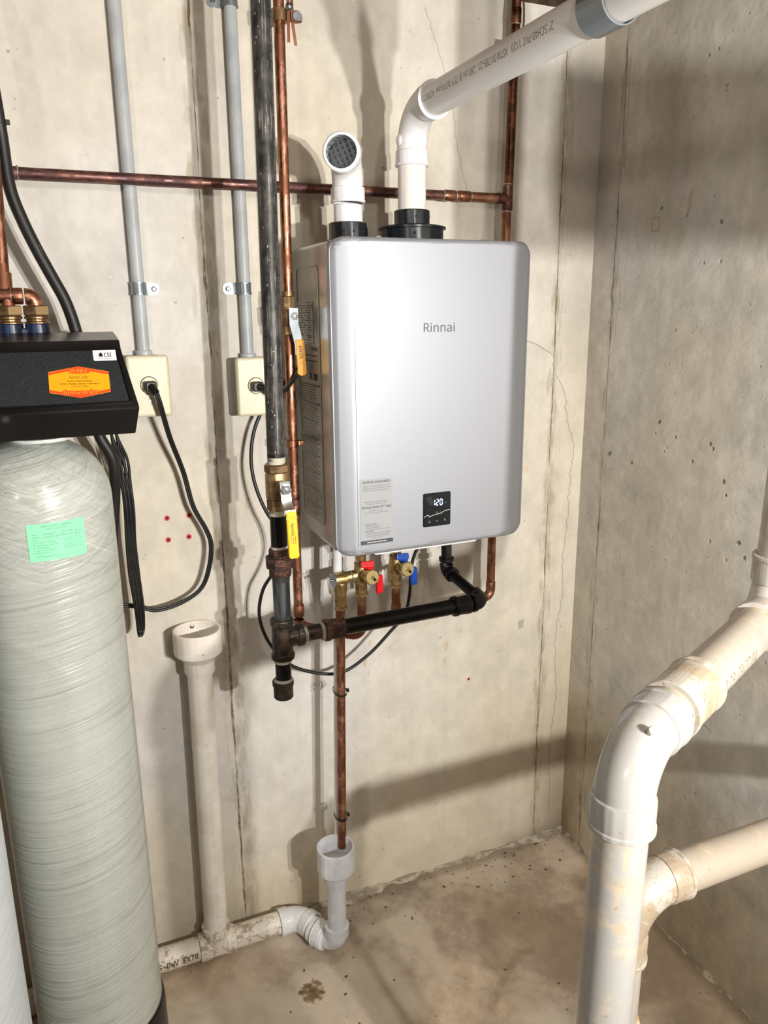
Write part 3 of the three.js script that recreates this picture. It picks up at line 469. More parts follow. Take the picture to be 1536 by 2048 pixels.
// ------------------------------------------------------------------ white vent pipes above the heater
{
  const t = thing('intake_vent', 'short white plastic elbow with a screened mouth standing on the heater', 'vent elbow', [0.606, 1.845, 0.200]);
  const ax = [0.606, 0, 0.200], d = V(-0.47, 0, 0.883).normalize(), C = V(0.606, 1.967, 0.200), R = 0.052, r = 0.0318;
  part('pipe', pipe([ax[0], 1.835, ax[2]], [ax[0], 1.88, ax[2]], 0.0302), M.pvc, t);
  const [e0, e1] = bendEnds(C, [0, -1, 0], d, R);
  part('elbow', [bend(C, [0, -1, 0], d, R, r, 28, 40), lathe([[r, 0], [0.0352, 0.002], [0.0352, 0.026], [0.0362, 0.027], [0.0362, 0.030], [0.0352, 0.031], [0.030, 0.031], [0.030, 0.024]].map(([a, b]) => [a, b]), [ax[0], e0.y, ax[2]], [0, -1, 0], 44), hollow(e1, e1.clone().addScaledVector(d, 0.036), 0.0362, 0.0305, 44), lathe([[0.0362, 0], [0.0372, 0.001], [0.0372, 0.006], [0.0362, 0.007]], e1.clone().addScaledVector(d, 0.028), d, 44), new THREE.SphereGeometry(0.010, 16, 12).scale(0.5, 1, 1).translate(ax[0] + 0.0305, 1.905, ax[2])], M.pvc, t);
  // lattice screen, a little inside the mouth
  const f = e1.clone().addScaledVector(d, 0.030), bars = [];
  const rim = new THREE.Shape(); rim.absarc(0, 0, 0.0305, 0, 7, false); const hole = new THREE.Path(); hole.absarc(0, 0, 0.0265, 0, 7, true); rim.holes.push(hole); bars.push(slab(rim, 0.004, 0.0004, 1, 24));
  for (let i = -2; i <= 2; i++) { const o = i * 0.0102, L = 2 * Math.sqrt(Math.max(0, 0.0275 ** 2 - o * o)); bars.push(new THREE.BoxGeometry(0.0013, L, 0.002).translate(o, 0, 0.002), new THREE.BoxGeometry(L, 0.0013, 0.002).translate(0, o, 0.002)); }
  const m = mergeGeometries(bars.map(prep)); m.rotateZ(0.42);
  part('intake_screen', orient(m, f, d, [0, 1, 0]), M.screen, t, 'dark grey lattice screen');
  part('inner_wall', orient(new THREE.CircleGeometry(0.0303, 32), e1.clone().addScaledVector(d, 0.004), d, [0, 1, 0]), std({ color: 0x3a3f43, roughness: 0.3 }), t);
}
{
  const t = thing('exhaust_vent', 'long white plastic vent pipe rising from the heater and running overhead', 'vent pipe', [0.753, 1.86, 0.200]);
  const C = V(0.753, 2.069, 0.200), R = 0.075, r = 0.0318, [e0, e1] = bendEnds(C, [0, -1, 0], [0, 0, 1], R);
  part('riser', pipe([0.753, 1.855, 0.200], [0.753, 1.975, 0.200], 0.0302), M.pvcWarm, t);
  part('elbow', [bend(C, [0, -1, 0], [0, 0, 1], R, r, 30, 40), lathe([[r, 0], [0.0345, 0.002], [0.0345, 0.004], [0.0350, 0.026], [0.0362, 0.027], [0.0362, 0.030], [0.0345, 0.0315], [0.030, 0.0315]], [0.753, e0.y, 0.200], [0, -1, 0], 44), lathe([[r, 0], [0.0345, 0.002], [0.0350, 0.026], [0.0366, 0.027], [0.0366, 0.031], [0.030, 0.0315], [0.030, 0.025]], e1, [0, 0, 1], 44), new THREE.SphereGeometry(0.011, 16, 12).scale(0.45, 1, 1).translate(0.722, 2.012, 0.203)], M.pvc, t);
  const L = 1.9, [c, x] = canvas(400, 2048); x.fillStyle = '#efeeee'; x.fillRect(0, 0, 400, 2048); const k = 2048 / L;
  { const r2 = rng(12); for (let i = 0; i < 240; i++) { x.globalAlpha = 0.06; x.fillStyle = r2() < 0.5 ? '#c9bcae' : '#fff'; x.fillRect(r2() * 400, r2() * 2048, 1 + r2() * 3, 10 + r2() * 60); } x.globalAlpha = 1; }
  x.save(); x.translate(200, 2048 - (0.745 - 0.28) * k); x.rotate(Math.PI / 2); x.fillStyle = '#4c4644'; x.font = '33px sans-serif'; x.textBaseline = 'middle'; x.scale(0.43, 1); x.fillText('2" SCH40 PVC 1120   ASTM D1785-21   280 psi @ 73\u00b0F NSF\u00ae-pw   ASTM D2665 DWV   NSF\u00ae-dwv   CFC_1   PPC-KY 1', 0, 0); x.restore();
  part('run', printed([0.753, 2.069, 0.28], [0.753, 2.069, 0.28 + L], 0.0302, [-1, -0.12, 0], 56), std({ map: canvasTex(c), roughness: 0.3 }), t, 'printed horizontal pipe');
}
{
  const t = thing('pipe_hanger', 'galvanized strap hanger around the overhead white vent pipe', 'pipe hanger', [0.753, 2.43, 0.83]);
  const pts = []; for (let i = 0; i <= 40; i++) { const a = Math.PI * 0.5 + i / 40 * Math.PI * 2; pts.push([0.753 + 0.0335 * Math.cos(a), 2.069 + 0.0335 * Math.sin(a), 0.83]); }
  part('band', strap(pts, [0, 0, 1], 0.056, 0.0022), M.galvanized, t);
  part('strap_tail', box(0.750, 0.756, 2.10, 2.47, 0.810, 0.850, 0.001), M.galvanized, t);
}

// ------------------------------------------------------------------ copper water lines
const cu = 0.0111, cuF = 0.0129;
function coupling(at, dir, h = 0.034, r = cuF) { return lathe([[cu, 0], [r - 0.0006, 0.0006], [r, 0.003], [r, h - 0.003], [r - 0.0006, h - 0.0006], [cu, h]], A2V(at).clone().addScaledVector(A2V(dir).clone().normalize(), -h / 2), dir, 28); }
function solder(at, dir, r = 0.0121) { const d = A2V(dir).clone().normalize(); return lathe([[cu, -0.0022], [r, -0.0004], [r, 0.0006], [cu, 0.0024]], at, d, 24); }
{
  const t = thing('copper_main', 'dark tarnished copper pipe running level across the back wall', 'copper pipe', [0.5, 1.932, 0.045]);
  const A = [-0.45, 1.931, 0.045], z = 0.045, y = 1.933;
  part('pipe', pipe(A, [1.0, y, z], cu), M.copperOld, t);
  part('pipe', pipe([0.91, y, z], [1.07, y, z], cu + 0.0003), M.copper, t, 'brighter pipe end near the tee'); for (const x of [0.925, 0.965]) part('coupling', coupling([x, y, z], [1, 0, 0], 0.030), M.copper, t);
  for (const [x, q] of [[0.909], [0.942], [0.982], [-0.018, 0.0135]]) part('solder_ring', solder([x, y, z], [1, 0, 0], q), M.solder, t);
  part('wall_coupling', coupling([-0.035, 1.931, z], [1, 0, 0], 0.034), M.copperOld, t);
}
{
  const t = thing('cold_copper_riser', 'upright copper pipe in the corner passing behind the heater', 'copper pipe', [1.088, 1.0, 0.05]);
  part('upper_pipe', pipe([1.098, 2.45, 0.045], [1.090, 1.955, 0.045], cu), M.copperMid, t); part('lower_pipe', [pipe([1.087, 1.92, 0.045], [1.082, 1.60, 0.05], cu), pipe([1.082, 1.61, 0.05], [1.045, 1.25, 0.085], cu), pipe([1.0455, 1.26, 0.085], [1.0455, 0.925, 0.085], cu)], M.copper, t);
  part('tee', [lathe([[cu, 0], [cuF, 0.001], [cuF, 0.058], [cu, 0.059]], [1.088, 1.905, 0.045], [0, 1, 0], 28), lathe([[cu, 0], [cuF, 0.001], [cuF, 0.030]], [1.056, 1.933, 0.045], [1, 0, 0], 28)], M.copperOld, t, 'copper tee');
  for (const [x, y] of [[1.0885, 1.966], [1.087, 1.903], [1.0965, 2.318]]) part('solder_ring', solder([x, y, 0.045], [0, 1, 0]), M.solder, t);
  part('coupling', coupling([1.0965, 2.335, 0.045], [0, 1, 0], 0.034), M.copperMid, t); part('coupling', coupling([1.0455, 0.936, 0.085], [0, 1, 0], 0.024), M.copper, t);
  part('elbow', bend([1.0455, 0.905, 0.085], [0, 1, 0], [-1, 0, 0.14], 0.020, 0.0125, 14, 24), M.copper, t);
  part('run', pipe([1.03, 0.905, 0.087], [0.76, 0.905, 0.128], cu), M.copper, t);
  part('elbow', bend([0.741, 0.905, 0.131], [1, 0, -0.14], [0, 1, 0], 0.020, 0.0125, 14, 24), M.copper, t);
  part('drop', pipe([0.741, 0.925, 0.131], [0.741, 1.01, 0.131], cu), M.copper, t);
  part('coupling', coupling([0.741, 0.936, 0.131], [0, 1, 0], 0.026), M.copper, t);
}
{
  const t = thing('ground_clamp', 'metal ground clamp with copper wire on the corner copper pipe', 'ground clamp', [1.08, 2.27, 0.06]);
  part('jaw', [box(1.062, 1.112, 2.262, 2.282, 0.046, 0.062, 0.003)], M.bronze, t);
  for (const x of [1.068, 1.106]) part('bolt', [hex([x, 2.272, 0.060], [0, 0, 1], 0.0075, 0.007), lathe([[0, 0], [0.004, 0], [0.004, 0.012], [0, 0.013]], [x, 2.272, 0.060], [0, 0, 1], 14)], M.zinc, t);
  part('wire', tube([[1.094, 2.275, 0.066], [1.103, 2.30, 0.066], [1.106, 2.34, 0.064], [1.102, 2.39, 0.06], [1.098, 2.47, 0.055]], 0.0022, 40, 8), M.copper, t);
}
{
  const t = thing('hot_copper_riser', 'tall copper pipe beside the black gas pipe left of the heater', 'copper pipe', [0.49, 1.0, 0.12]), x = 0.491, z = 0.12;
  part('upper_pipe', pipe([0.498, 2.46, z], [0.4925, 1.70, z], cu), M.copper, t); part('lower_pipe', pipe([0.491, 1.63, z], [0.488, 0.965, z], cu), M.copper, t);
  for (const [cy, ch] of [[1.255, 0.022], [1.220, 0.022], [0.968, 0.030]]) part('coupling', coupling([0.489, cy, z], [0, 1, 0], ch), M.copper, t);
  part('sleeve', pipe([0.4895, 1.262, z], [0.4895, 1.213, z], 0.0118), M.copperOld, t);
  part('elbow', bend([0.488, 0.925, z], [0, 1, 0], [1, -0.1, 0.16], 0.022, 0.0125, 14, 24), M.copper, t);
  part('run', pipe([0.505, 0.923, 0.123], [0.62, 0.893, 0.146], cu), M.copper, t);
  part('elbow', [bend([0.640, 0.888, 0.15], [-1, 0.2, -0.16], [0, 1, 0], 0.020, 0.0130, 16, 24), coupling([0.612, 0.894, 0.1445], [-1, 0.2, -0.16], 0.022)], M.copper, t);
  part('drop', pipe([0.640, 0.905, 0.15], [0.640, 1.0, 0.15], cu), M.copper, t);
}
{
  const t = thing('water_shutoff_valve', 'brass ball valve with an orange lever on the copper pipe', 'valve', [0.4915, 1.66, 0.12]), x = 0.4915, z = 0.12;
  part('body', [hex([x, 1.675, z], [0, 1, 0], 0.0165, 0.024, 8), lathe([[0.0111, 0], [0.0155, 0.0004], [0.0155, 0.010], [0.0111, 0.011]], [x, 1.699, z], [0, 1, 0], 28), lathe([[0.012, 0], [0.018, 0.002], [0.0185, 0.006], [0.0195, 0.012], [0.0195, 0.034], [0.0205, 0.036], [0.0205, 0.041], [0.012, 0.043]], [x, 1.634, z], [0, 1, 0], 32), hex([x, 1.617, z], [0, 1, 0], 0.0158, 0.020, 8)], M.bronze, t);
  part('stem', [lathe([[0, 0], [0.0085, 0], [0.0085, 0.012], [0.006, 0.013], [0, 0.013]], [x + 0.002, 1.657, z + 0.015], [0.1, 0, 1], 20)], M.bronze, t);
  const lever = part('lever', strap([[0.4950, 1.674, 0.1480], [0.4950, 1.640, 0.1480], [0.5005, 1.612, 0.1525], [0.5040, 1.597, 0.1525], [0.5045, 1.575, 0.1525]], [0.98, 0, -0.1], 0.0205, 0.0030), M.zinc, t, 'bent zinc lever');
  part('nut', [hex([0.4955, 1.657, 0.1495], [0.1, 0, 1], 0.0088, 0.006), lathe([[0, 0], [0.0036, 0], [0.0036, 0.010], [0, 0.011]], [0.4955, 1.657, 0.1495], [0.1, 0, 1], 14)], M.chrome, lever);
  const gs = new THREE.Shape(); gs.moveTo(-0.0105, 0.030); gs.lineTo(0.0105, 0.030); gs.lineTo(0.0105, -0.028); gs.quadraticCurveTo(0.0105, -0.033, 0.0125, -0.040); gs.quadraticCurveTo(0.010, -0.048, 0, -0.0485); gs.quadraticCurveTo(-0.010, -0.048, -0.0115, -0.040); gs.quadraticCurveTo(-0.0095, -0.033, -0.0105, -0.028);
  const grip = part('grip', orient(slab(gs, 0.0062, 0.0022, 3), [0.5060, 1.578, 0.1495], [0.1, 0, 1], [-0.05, 1, 0]), M.amber, lever, 'orange plastic grip');
  const [c, q] = canvas(256, 96); q.fillStyle = '#e0a23c'; q.fillRect(0, 0, 256, 96); q.fillStyle = '#1a1712'; q.font = 'bold 60px sans-serif'; q.textBaseline = 'middle'; q.fillText('ANVIL', 2, 50); q.strokeStyle = '#7a5a20'; q.lineWidth = 3; q.strokeRect(206, 30, 30, 34); q.beginPath(); q.moveTo(206, 46); q.lineTo(250, 46); q.stroke();
  part('grip_print', face(0.044, 0.0165, [0.5066, 1.574, 0.1560], [0.1, 0, 1], [1, 0.05, 0]), print(c), grip);
}
for (const [y, bx, label] of [[1.376, 0.489, 'copper pipe clamp on the riser below the orange lever']]) {
  const t = thing('pipe_clamp', label, 'pipe clamp', [bx, y, 0.12]);
  part('ring', [hollow([bx, y - 0.008, 0.12], [bx, y + 0.008, 0.12], 0.0140, 0.0112)], M.copper, t);
  part('ear', [box(bx + 0.012, bx + 0.026, y - 0.006, y + 0.006, 0.112, 0.128, 0.002)], M.copper, t);
  part('screw', [lathe([[0, 0], [0.0042, 0], [0.004, 0.003], [0, 0.004]], [bx + 0.020, y, 0.128], [0, 0, 1], 14)], M.copper, t);
  part('rod', pipe([bx, y, 0.108], [bx, y, 0.0], 0.0045, 12), M.zinc, t);
}
{
  const t = thing('ground_strap_clamp', 'grey clamp pinching copper straps at the top of the riser', 'ground clamp', [0.50, 2.25, 0.12]);
  part('jaw', [hollow([0.4975, 2.228, 0.12], [0.4975, 2.252, 0.12], 0.0165, 0.0112), box(0.510, 0.536, 2.232, 2.250, 0.113, 0.131, 0.003)], M.bronze, t);
  part('screw', [new THREE.SphereGeometry(0.0075, 18, 14).translate(0.512, 2.252, 0.140), lathe([[0, 0], [0.0105, 0.001], [0.0115, 0.005], [0.009, 0.009], [0, 0.010]], [0.529, 2.238, 0.130], [0, 0, 1], 24)], M.zinc, t);
  part('copper_strap', strap([[0.511, 2.47, 0.136], [0.511, 2.26, 0.137], [0.510, 2.19, 0.136]], [1, 0, 0.2], 0.006, 0.0022), M.copper, t); part('copper_strap', strap([[0.520, 2.47, 0.134], [0.519, 2.26, 0.136], [0.520, 2.22, 0.136], [0.5245, 2.186, 0.136]], [1, 0, 0.2], 0.006, 0.0022), M.copper, t);
  part('copper_tail', strap([[0.516, 2.229, 0.135], [0.528, 2.226, 0.138], [0.538, 2.229, 0.136]], [0, 0, 1], 0.008, 0.002), M.copper, t);
}

// ------------------------------------------------------------------ black gas line
const gx = (y) => 0.3995 + (y - 1.17) * 0.011, gz = 0.30, gr = 0.0182;
{
  const L = 1.11, [c, x] = canvas(256, 2048), f = fbm(256, 2048, 6, 40, 5, 611, 0.7), st = fbm(256, 2048, 40, 16, 3, 612, 0.7);
  { const im = x.createImageData(256, 2048); for (let i = 0; i < f.length; i++) { const k = clamp01(0.5 + f[i] * 0.9), s = smooth(0.28, 0.5, st[i]) * 60; const v = 34 + k * 44 + s; im.data[i * 4] = v; im.data[i * 4 + 1] = v * 0.97; im.data[i * 4 + 2] = v * 0.93; im.data[i * 4 + 3] = 255; } x.putImageData(im, 0, 0); }
  const r = rng(13); x.fillStyle = '#8d8a84'; for (let i = 0; i < 160; i++) { x.globalAlpha = 0.15 + r() * 0.5; x.fillRect(r() * 256, r() * 2048, 1 + r() * 2.5, 2 + r() * 26); } x.globalAlpha = 0.9; x.fillStyle = '#cfcabf'; for (let i = 0; i < 26; i++) { x.beginPath(); x.ellipse(80 + r() * 50, r() * 2048, 1 + r() * 2, 2 + r() * 4, r(), 0, 7); x.fill(); }
  x.save(); x.translate(172, 2040); x.rotate(-Math.PI / 2); x.fillStyle = '#8f8c86'; x.globalAlpha = 0.8; x.font = 'italic 21px sans-serif'; x.textBaseline = 'middle'; x.fillText('0002E9E6  WELD  HN1NI  A53 B  SCH40  1"  LO DRX5 2005  UL  4L01 2002  C020E05  LO 1E 2002  HN1NI  A53  21 IN  1002  A/1 2/1 44 ZA2H8 EC  HN1NI A53 2005  LO DRX5', 0, 0); x.restore();
  const t = thing('gas_pipe', 'tall scuffed black iron gas pipe with stencilled print', 'gas pipe', [gx(1.4), 1.38, gz]);
  part('pipe', [printed([gx(1.383), 1.383, gz], [gx(2.49), 2.49, gz], gr, [-0.2, 0, 1], 48)], std({ map: canvasTex(c), metalness: 0.25, roughness: 0.48 }), t);
  part('thread', threads([gx(1.37), 1.367, gz], [0, 1, 0], 0.0168, 6), M.thread, t, 'sealant on the threads');
  part('rust_band', pipe([gx(1.383), 1.381, gz], [gx(1.39), 1.391, gz], 0.0184), M.ironDark, t);
}
{
  const x = gx(1.32), t = thing('gas_shutoff_valve', 'large brass gas valve with a bright yellow lever', 'valve', [x, 1.32, gz]);
  part('body', [hex([x, 1.351, gz], [0, 1, 0], 0.0255, 0.017, 8), lathe([[0.016, 0], [0.0235, 0.002], [0.0240, 0.008], [0.0240, 0.050], [0.0225, 0.056], [0.016, 0.058]], [x, 1.294, gz], [0, 1, 0], 36), hex([x, 1.272, gz], [0, 1, 0], 0.0235, 0.024, 8)], M.bronze, t);
  part('stem', [lathe([[0, 0], [0.012, 0], [0.012, 0.008], [0.0085, 0.010], [0.0085, 0.030], [0, 0.030]], [x, 1.323, gz + 0.022], [0.05, 0, 1], 24)], M.bronze, t);
  const lever = part('lever', strap([[x + 0.001, 1.341, 0.353], [x + 0.003, 1.308, 0.353], [x + 0.004, 1.296, 0.356], [x + 0.007, 1.284, 0.366], [x + 0.0075, 1.268, 0.369]], [1, 0, 0], 0.0205, 0.003), M.chrome, t, 'steel lever');
  part('nut', [hex([x + 0.002, 1.325, 0.3545], [0.05, 0, 1], 0.0105, 0.009), lathe([[0, 0], [0.0045, 0], [0.0045, 0.012], [0, 0.013]], [x + 0.002, 1.325, 0.3545], [0.05, 0, 1], 16)], M.chrome, lever);
  const grip = part('grip', orient(slab(roundRect(0.0215, 0.098, 0.006), 0.007, 0.0022, 3), [x + 0.0085, 1.234, 0.366], [0, 0.04, 1], [-0.02, 1, 0]), M.yellow, lever, 'yellow plastic grip');
  const [c, q] = canvas(512, 128); q.fillStyle = '#f2c516'; q.fillRect(0, 0, 512, 128); q.fillStyle = '#1c1a10'; q.font = '34px sans-serif'; q.fillText('T )', 8, 50); q.fillText('T )', 8, 100); q.font = 'italic bold 62px serif'; q.fillText('Apollo', 100, 88); q.font = 'bold 27px sans-serif'; q.fillText('CONBRACO', 292, 40); q.fillText('IND. INC.', 320, 74); q.fillText('\u00ae U.S.A.  2', 292, 108);
  part('grip_print', face(0.068, 0.017, [x + 0.0085, 1.240, 0.3736], [0, 0.04, 1], [1, 0, 0]), print(c, { roughness: 0.42 }), grip);
}
{
  const x = gx(1.2), t = thing('gas_union', 'rusty iron pipe union between black nipples below the gas valve', 'pipe union', [x, 1.15, gz]);
  part('upper_nipple', [pipe([x, 1.185, gz], [x, 1.262, gz], 0.0172)], M.ironNew, t, 'glossy black nipple');
  part('thread', threads([x, 1.259, gz], [0, 1, 0], 0.0168, 5), M.thread, t); part('thread', threads([x, 1.186, gz], [0, 1, 0], 0.0170, 3), M.thread, t);
  part('upper_hex', hex([x, 1.170, gz], [0, 1, 0], 0.0235, 0.018, 8), M.ironRust, t);
  part('union_nut', hex([x, 1.147, gz], [0, 1, 0], 0.0315, 0.024, 8, 0.2), M.ironRust, t);
  part('lower_hex', hex([x, 1.128, gz], [0, 1, 0], 0.0245, 0.020, 8), M.ironRust, t);
  const nip = part('lower_nipple', pipe([x, 1.02, gz], [x, 1.13, gz], 0.0183), M.steelGrey, t, 'bare grey steel nipple'); part('thread', threads([x, 1.116, gz], [0, 1, 0], 0.0180, 5, 0.0026, 0.0012), M.steelGrey, nip); part('thread', threads([x, 1.028, gz], [0, 1, 0], 0.0180, 4, 0.0026, 0.0012), M.steelGrey, nip);
}
{
  const x = gx(0.98), t = thing('gas_tee', 'rusty iron tee with a capped drip leg below it', 'pipe tee', [x, 0.98, gz]);
  part('tee', [lathe([[0.0185, 0], [0.0245, 0.001], [0.0255, 0.004], [0.0255, 0.011], [0.0225, 0.015], [0.0225, 0.077], [0.0250, 0.080], [0.0250, 0.090], [0.024, 0.0925], [0.0185, 0.0925]], [x, 0.938, gz], [0, 1, 0], 36), lathe([[0.021, 0], [0.0215, 0.030], [0.0245, 0.033], [0.0245, 0.044], [0.0235, 0.046], [0.0172, 0.046]], [x, 0.986, gz], [1, 0, 0], 36)], M.ironDark, t);
  part('drip_nipple', [pipe([x - 0.001, 0.885, gz], [x - 0.001, 0.94, gz], 0.0172)], M.ironNew, t);
  part('thread', threads([x - 0.001, 0.929, gz], [0, 1, 0], 0.0172, 4), M.thread, t); part('sealant_ring', lathe([[0.017, 0], [0.0215, 0.001], [0.021, 0.004], [0.017, 0.006]], [x - 0.002, 0.8855, gz], [0, 1, 0], 28), M.thread, t);
  part('cap', [lathe([[0, 0], [0.019, 0], [0.0215, 0.003], [0.0215, 0.029], [0.0235, 0.031], [0.0235, 0.040], [0.0225, 0.042], [0.017, 0.042]], [x - 0.003, 0.845, gz], [0, 1, 0], 36)], M.ironDark, t, 'dark rusty pipe cap');
}
{
  const y = 0.986, z = gz, t = thing('gas_branch', 'black iron gas branch running level under the heater and up into it', 'gas pipe', [0.65, y, z]);
  part('nipple', pipe([0.438, y, z], [0.50, y, z], 0.0172), M.ironDark, t);
  part('thread', threads([0.4425, y, z], [1, 0, 0], 0.0168, 4), M.thread, t); part('thread', threads([0.484, y, z], [1, 0, 0], 0.0172, 3, 0.0026, 0.004), M.thread, t);
  part('coupling', [lathe([[0.0172, 0], [0.0245, 0.001], [0.0250, 0.010], [0.0225, 0.014], [0.0225, 0.034], [0.0235, 0.036], [0.0235, 0.046], [0.0185, 0.0485]], [0.492, y, z], [1, 0, 0], 36)], M.ironRust, t, 'rusty coupling');
  part('long_pipe', pipe([0.535, y, z], [0.832, y + 0.003, z], 0.0183), M.ironNew, t, 'glossy black pipe');
  part('coupling', [lathe([[0.0183, 0], [0.0235, 0.001], [0.0240, 0.010], [0.0218, 0.013], [0.0218, 0.032], [0.0228, 0.034], [0.0228, 0.044], [0.0165, 0.046]], [0.812, y + 0.003, z], [1, 0, 0], 36)], M.iron, t);
  const C1 = V(0.893, y + 0.004, z), C2 = V(0.878, 1.023, 0.142);
  part('close_nipple', pipe([0.855, y + 0.004, z], [0.875, y + 0.004, z], 0.0165), M.ironNew, t);
  const d1 = C2.clone().sub(C1).normalize();
  part('elbow', [bend(C1, [-1, 0, 0], d1, 0.020, 0.0195, 18, 28), lathe([[0.019, 0], [0.0222, 0.001], [0.0222, 0.010], [0.0195, 0.013]], [0.862, y + 0.004, z], [1, 0, 0], 32), lathe([[0.016, 0], [0.0195, 0.001], [0.0195, 0.010], [0.018, 0.012]], C1.clone().addScaledVector(d1, 0.036), d1.clone().negate(), 32)], M.iron, t);
  part('offset_pipe', pipe(C1.clone().addScaledVector(d1, 0.015), C2.clone().addScaledVector(d1, -0.012), 0.0138), M.ironNew, t);
  part('elbow', [bend(C2, d1.clone().negate(), [0, 1, 0], 0.018, 0.0172, 18, 28), lathe([[0.0133, 0], [0.0195, 0.001], [0.0195, 0.009], [0.0172, 0.012]], C2.clone().add(V(0, 0.034, 0)), [0, -1, 0], 32), lathe([[0.0133, 0], [0.0195, 0.001], [0.0195, 0.009], [0.0172, 0.012]], C2.clone().addScaledVector(d1, -0.032), d1, 32)], M.iron, t);
  part('riser', [pipe(C2.clone().add(V(0, 0.02, 0)), [0.877, 1.12, 0.142], 0.0134)], M.iron, t);
  part('thread', threads([0.877, 1.094, 0.142], [0, 1, 0], 0.0132, 5), M.steelGrey, t);
  part('heater_fitting', hex([0.877, 1.108, 0.142], [0, 1, 0], 0.0185, 0.046), M.iron, t);
}

// ------------------------------------------------------------------ service valves under the heater
function knurledCap(at, dir, r, h) { // screw cap with a scalloped rim
  const s = new THREE.Shape(), n = 22; for (let i = 0; i <= n * 4; i++) { const a = i / (n * 4) * Math.PI * 2, q = r * (1 + 0.045 * Math.cos(a * n)); i ? s.lineTo(q * Math.cos(a), q * Math.sin(a)) : s.moveTo(q, 0); }
  return [orient(slab(s, h, 0.0012, 1), at, dir, [0, 1, 0]), lathe([[0, 0], [0.0045, 0], [0.0045, 0.002], [0.002, 0.004], [0, 0.004]], A2V(at).clone().addScaledVector(A2V(dir).clone().normalize(), h), dir, 16)];
}
function serviceValve(name, label, X, Z, yTop, mat, hot) {
  const t = thing(name, label, 'valve', [X, yTop - 0.08, Z]);
  part('body', [hex([X, yTop - 0.032, Z], [0, 1, 0], 0.0215, 0.030), pipe([X, yTop - 0.052, Z], [X, yTop - 0.03, Z], 0.0135), lathe([[0.012, 0], [0.019, 0.003], [0.0205, 0.012], [0.0205, 0.022], [0.017, 0.034], [0.0165, 0.052], [0.0135, 0.056]], [X, yTop - 0.106, Z], [0, 1, 0], 32), hex([X, yTop - 0.122, Z], [0, 1, 0], 0.0158, 0.018, 8), lathe([[0.0112, 0], [0.0150, 0.001], [0.0165, 0.004], [0.0165, 0.007], [0.0140, 0.009], [0.0140, 0.020]], [X, yTop - 0.138, Z], [0, 1, 0], 28)], M.brass, t);
  const d = V(0.10, 0.16, 1).normalize(), o = V(X + 0.003, yTop - 0.084, Z);
  part('drain_port', [pipe(o, o.clone().addScaledVector(d, 0.042), 0.0115), lathe([[0.0115, 0], [0.015, 0.001], [0.015, 0.012], [0.0115, 0.013]], o.clone().addScaledVector(d, 0.022), d, 24)], M.brass, t);
  const cap = part('cap', knurledCap(o.clone().addScaledVector(d, 0.042), d, 0.0180, 0.013), M.capBrass, t, 'knurled brass cap');
  const ce = o.clone().addScaledVector(d, 0.0565);
  part('cap_strap', strap([ce, ce.clone().add(V(0.006, -0.008, 0.001)), ce.clone().add(V(0.013, -0.016, -0.008)), ce.clone().add(V(0.014, -0.022, -0.02))], [0.5, 0.5, 0.4], 0.006, 0.0016), M.rubber, cap);
  part('handle', [orient(slab(roundRect(0.034, 0.016, 0.004), 0.008, 0.0016), [X + 0.006, yTop - 0.052, Z + 0.022], [0.1, 0.25, 1], [0.08, 1, 0]), box(X + 0.006, X + 0.022, yTop - 0.071, yTop - 0.055, Z + 0.018, Z + 0.027, 0.003), pipe([X + 0.006, yTop - 0.058, Z], [X + 0.006, yTop - 0.058, Z + 0.024], 0.006)], mat, t, 'flat ' + (hot ? 'red' : 'blue') + ' handle');
  part('lever', [orient(slab(roundRect(0.019, 0.046, 0.004), 0.008, 0.0018), [X + 0.0385, yTop - 0.108, Z + 0.016], [0.35, 0, 0.95], [-0.04, 1, 0]), box(X + 0.016, X + 0.040, yTop - 0.098, yTop - 0.088, Z + 0.012, Z + 0.020, 0.002)], mat, t, (hot ? 'red' : 'blue') + ' lever grip');
  return t;
}
serviceValve('hot_service_valve', 'brass service valve with red handles under the heater', 0.640, 0.150, 1.131, M.red, true);
serviceValve('cold_service_valve', 'brass service valve with blue handles under the heater', 0.741, 0.131, 1.131, M.blue, false);
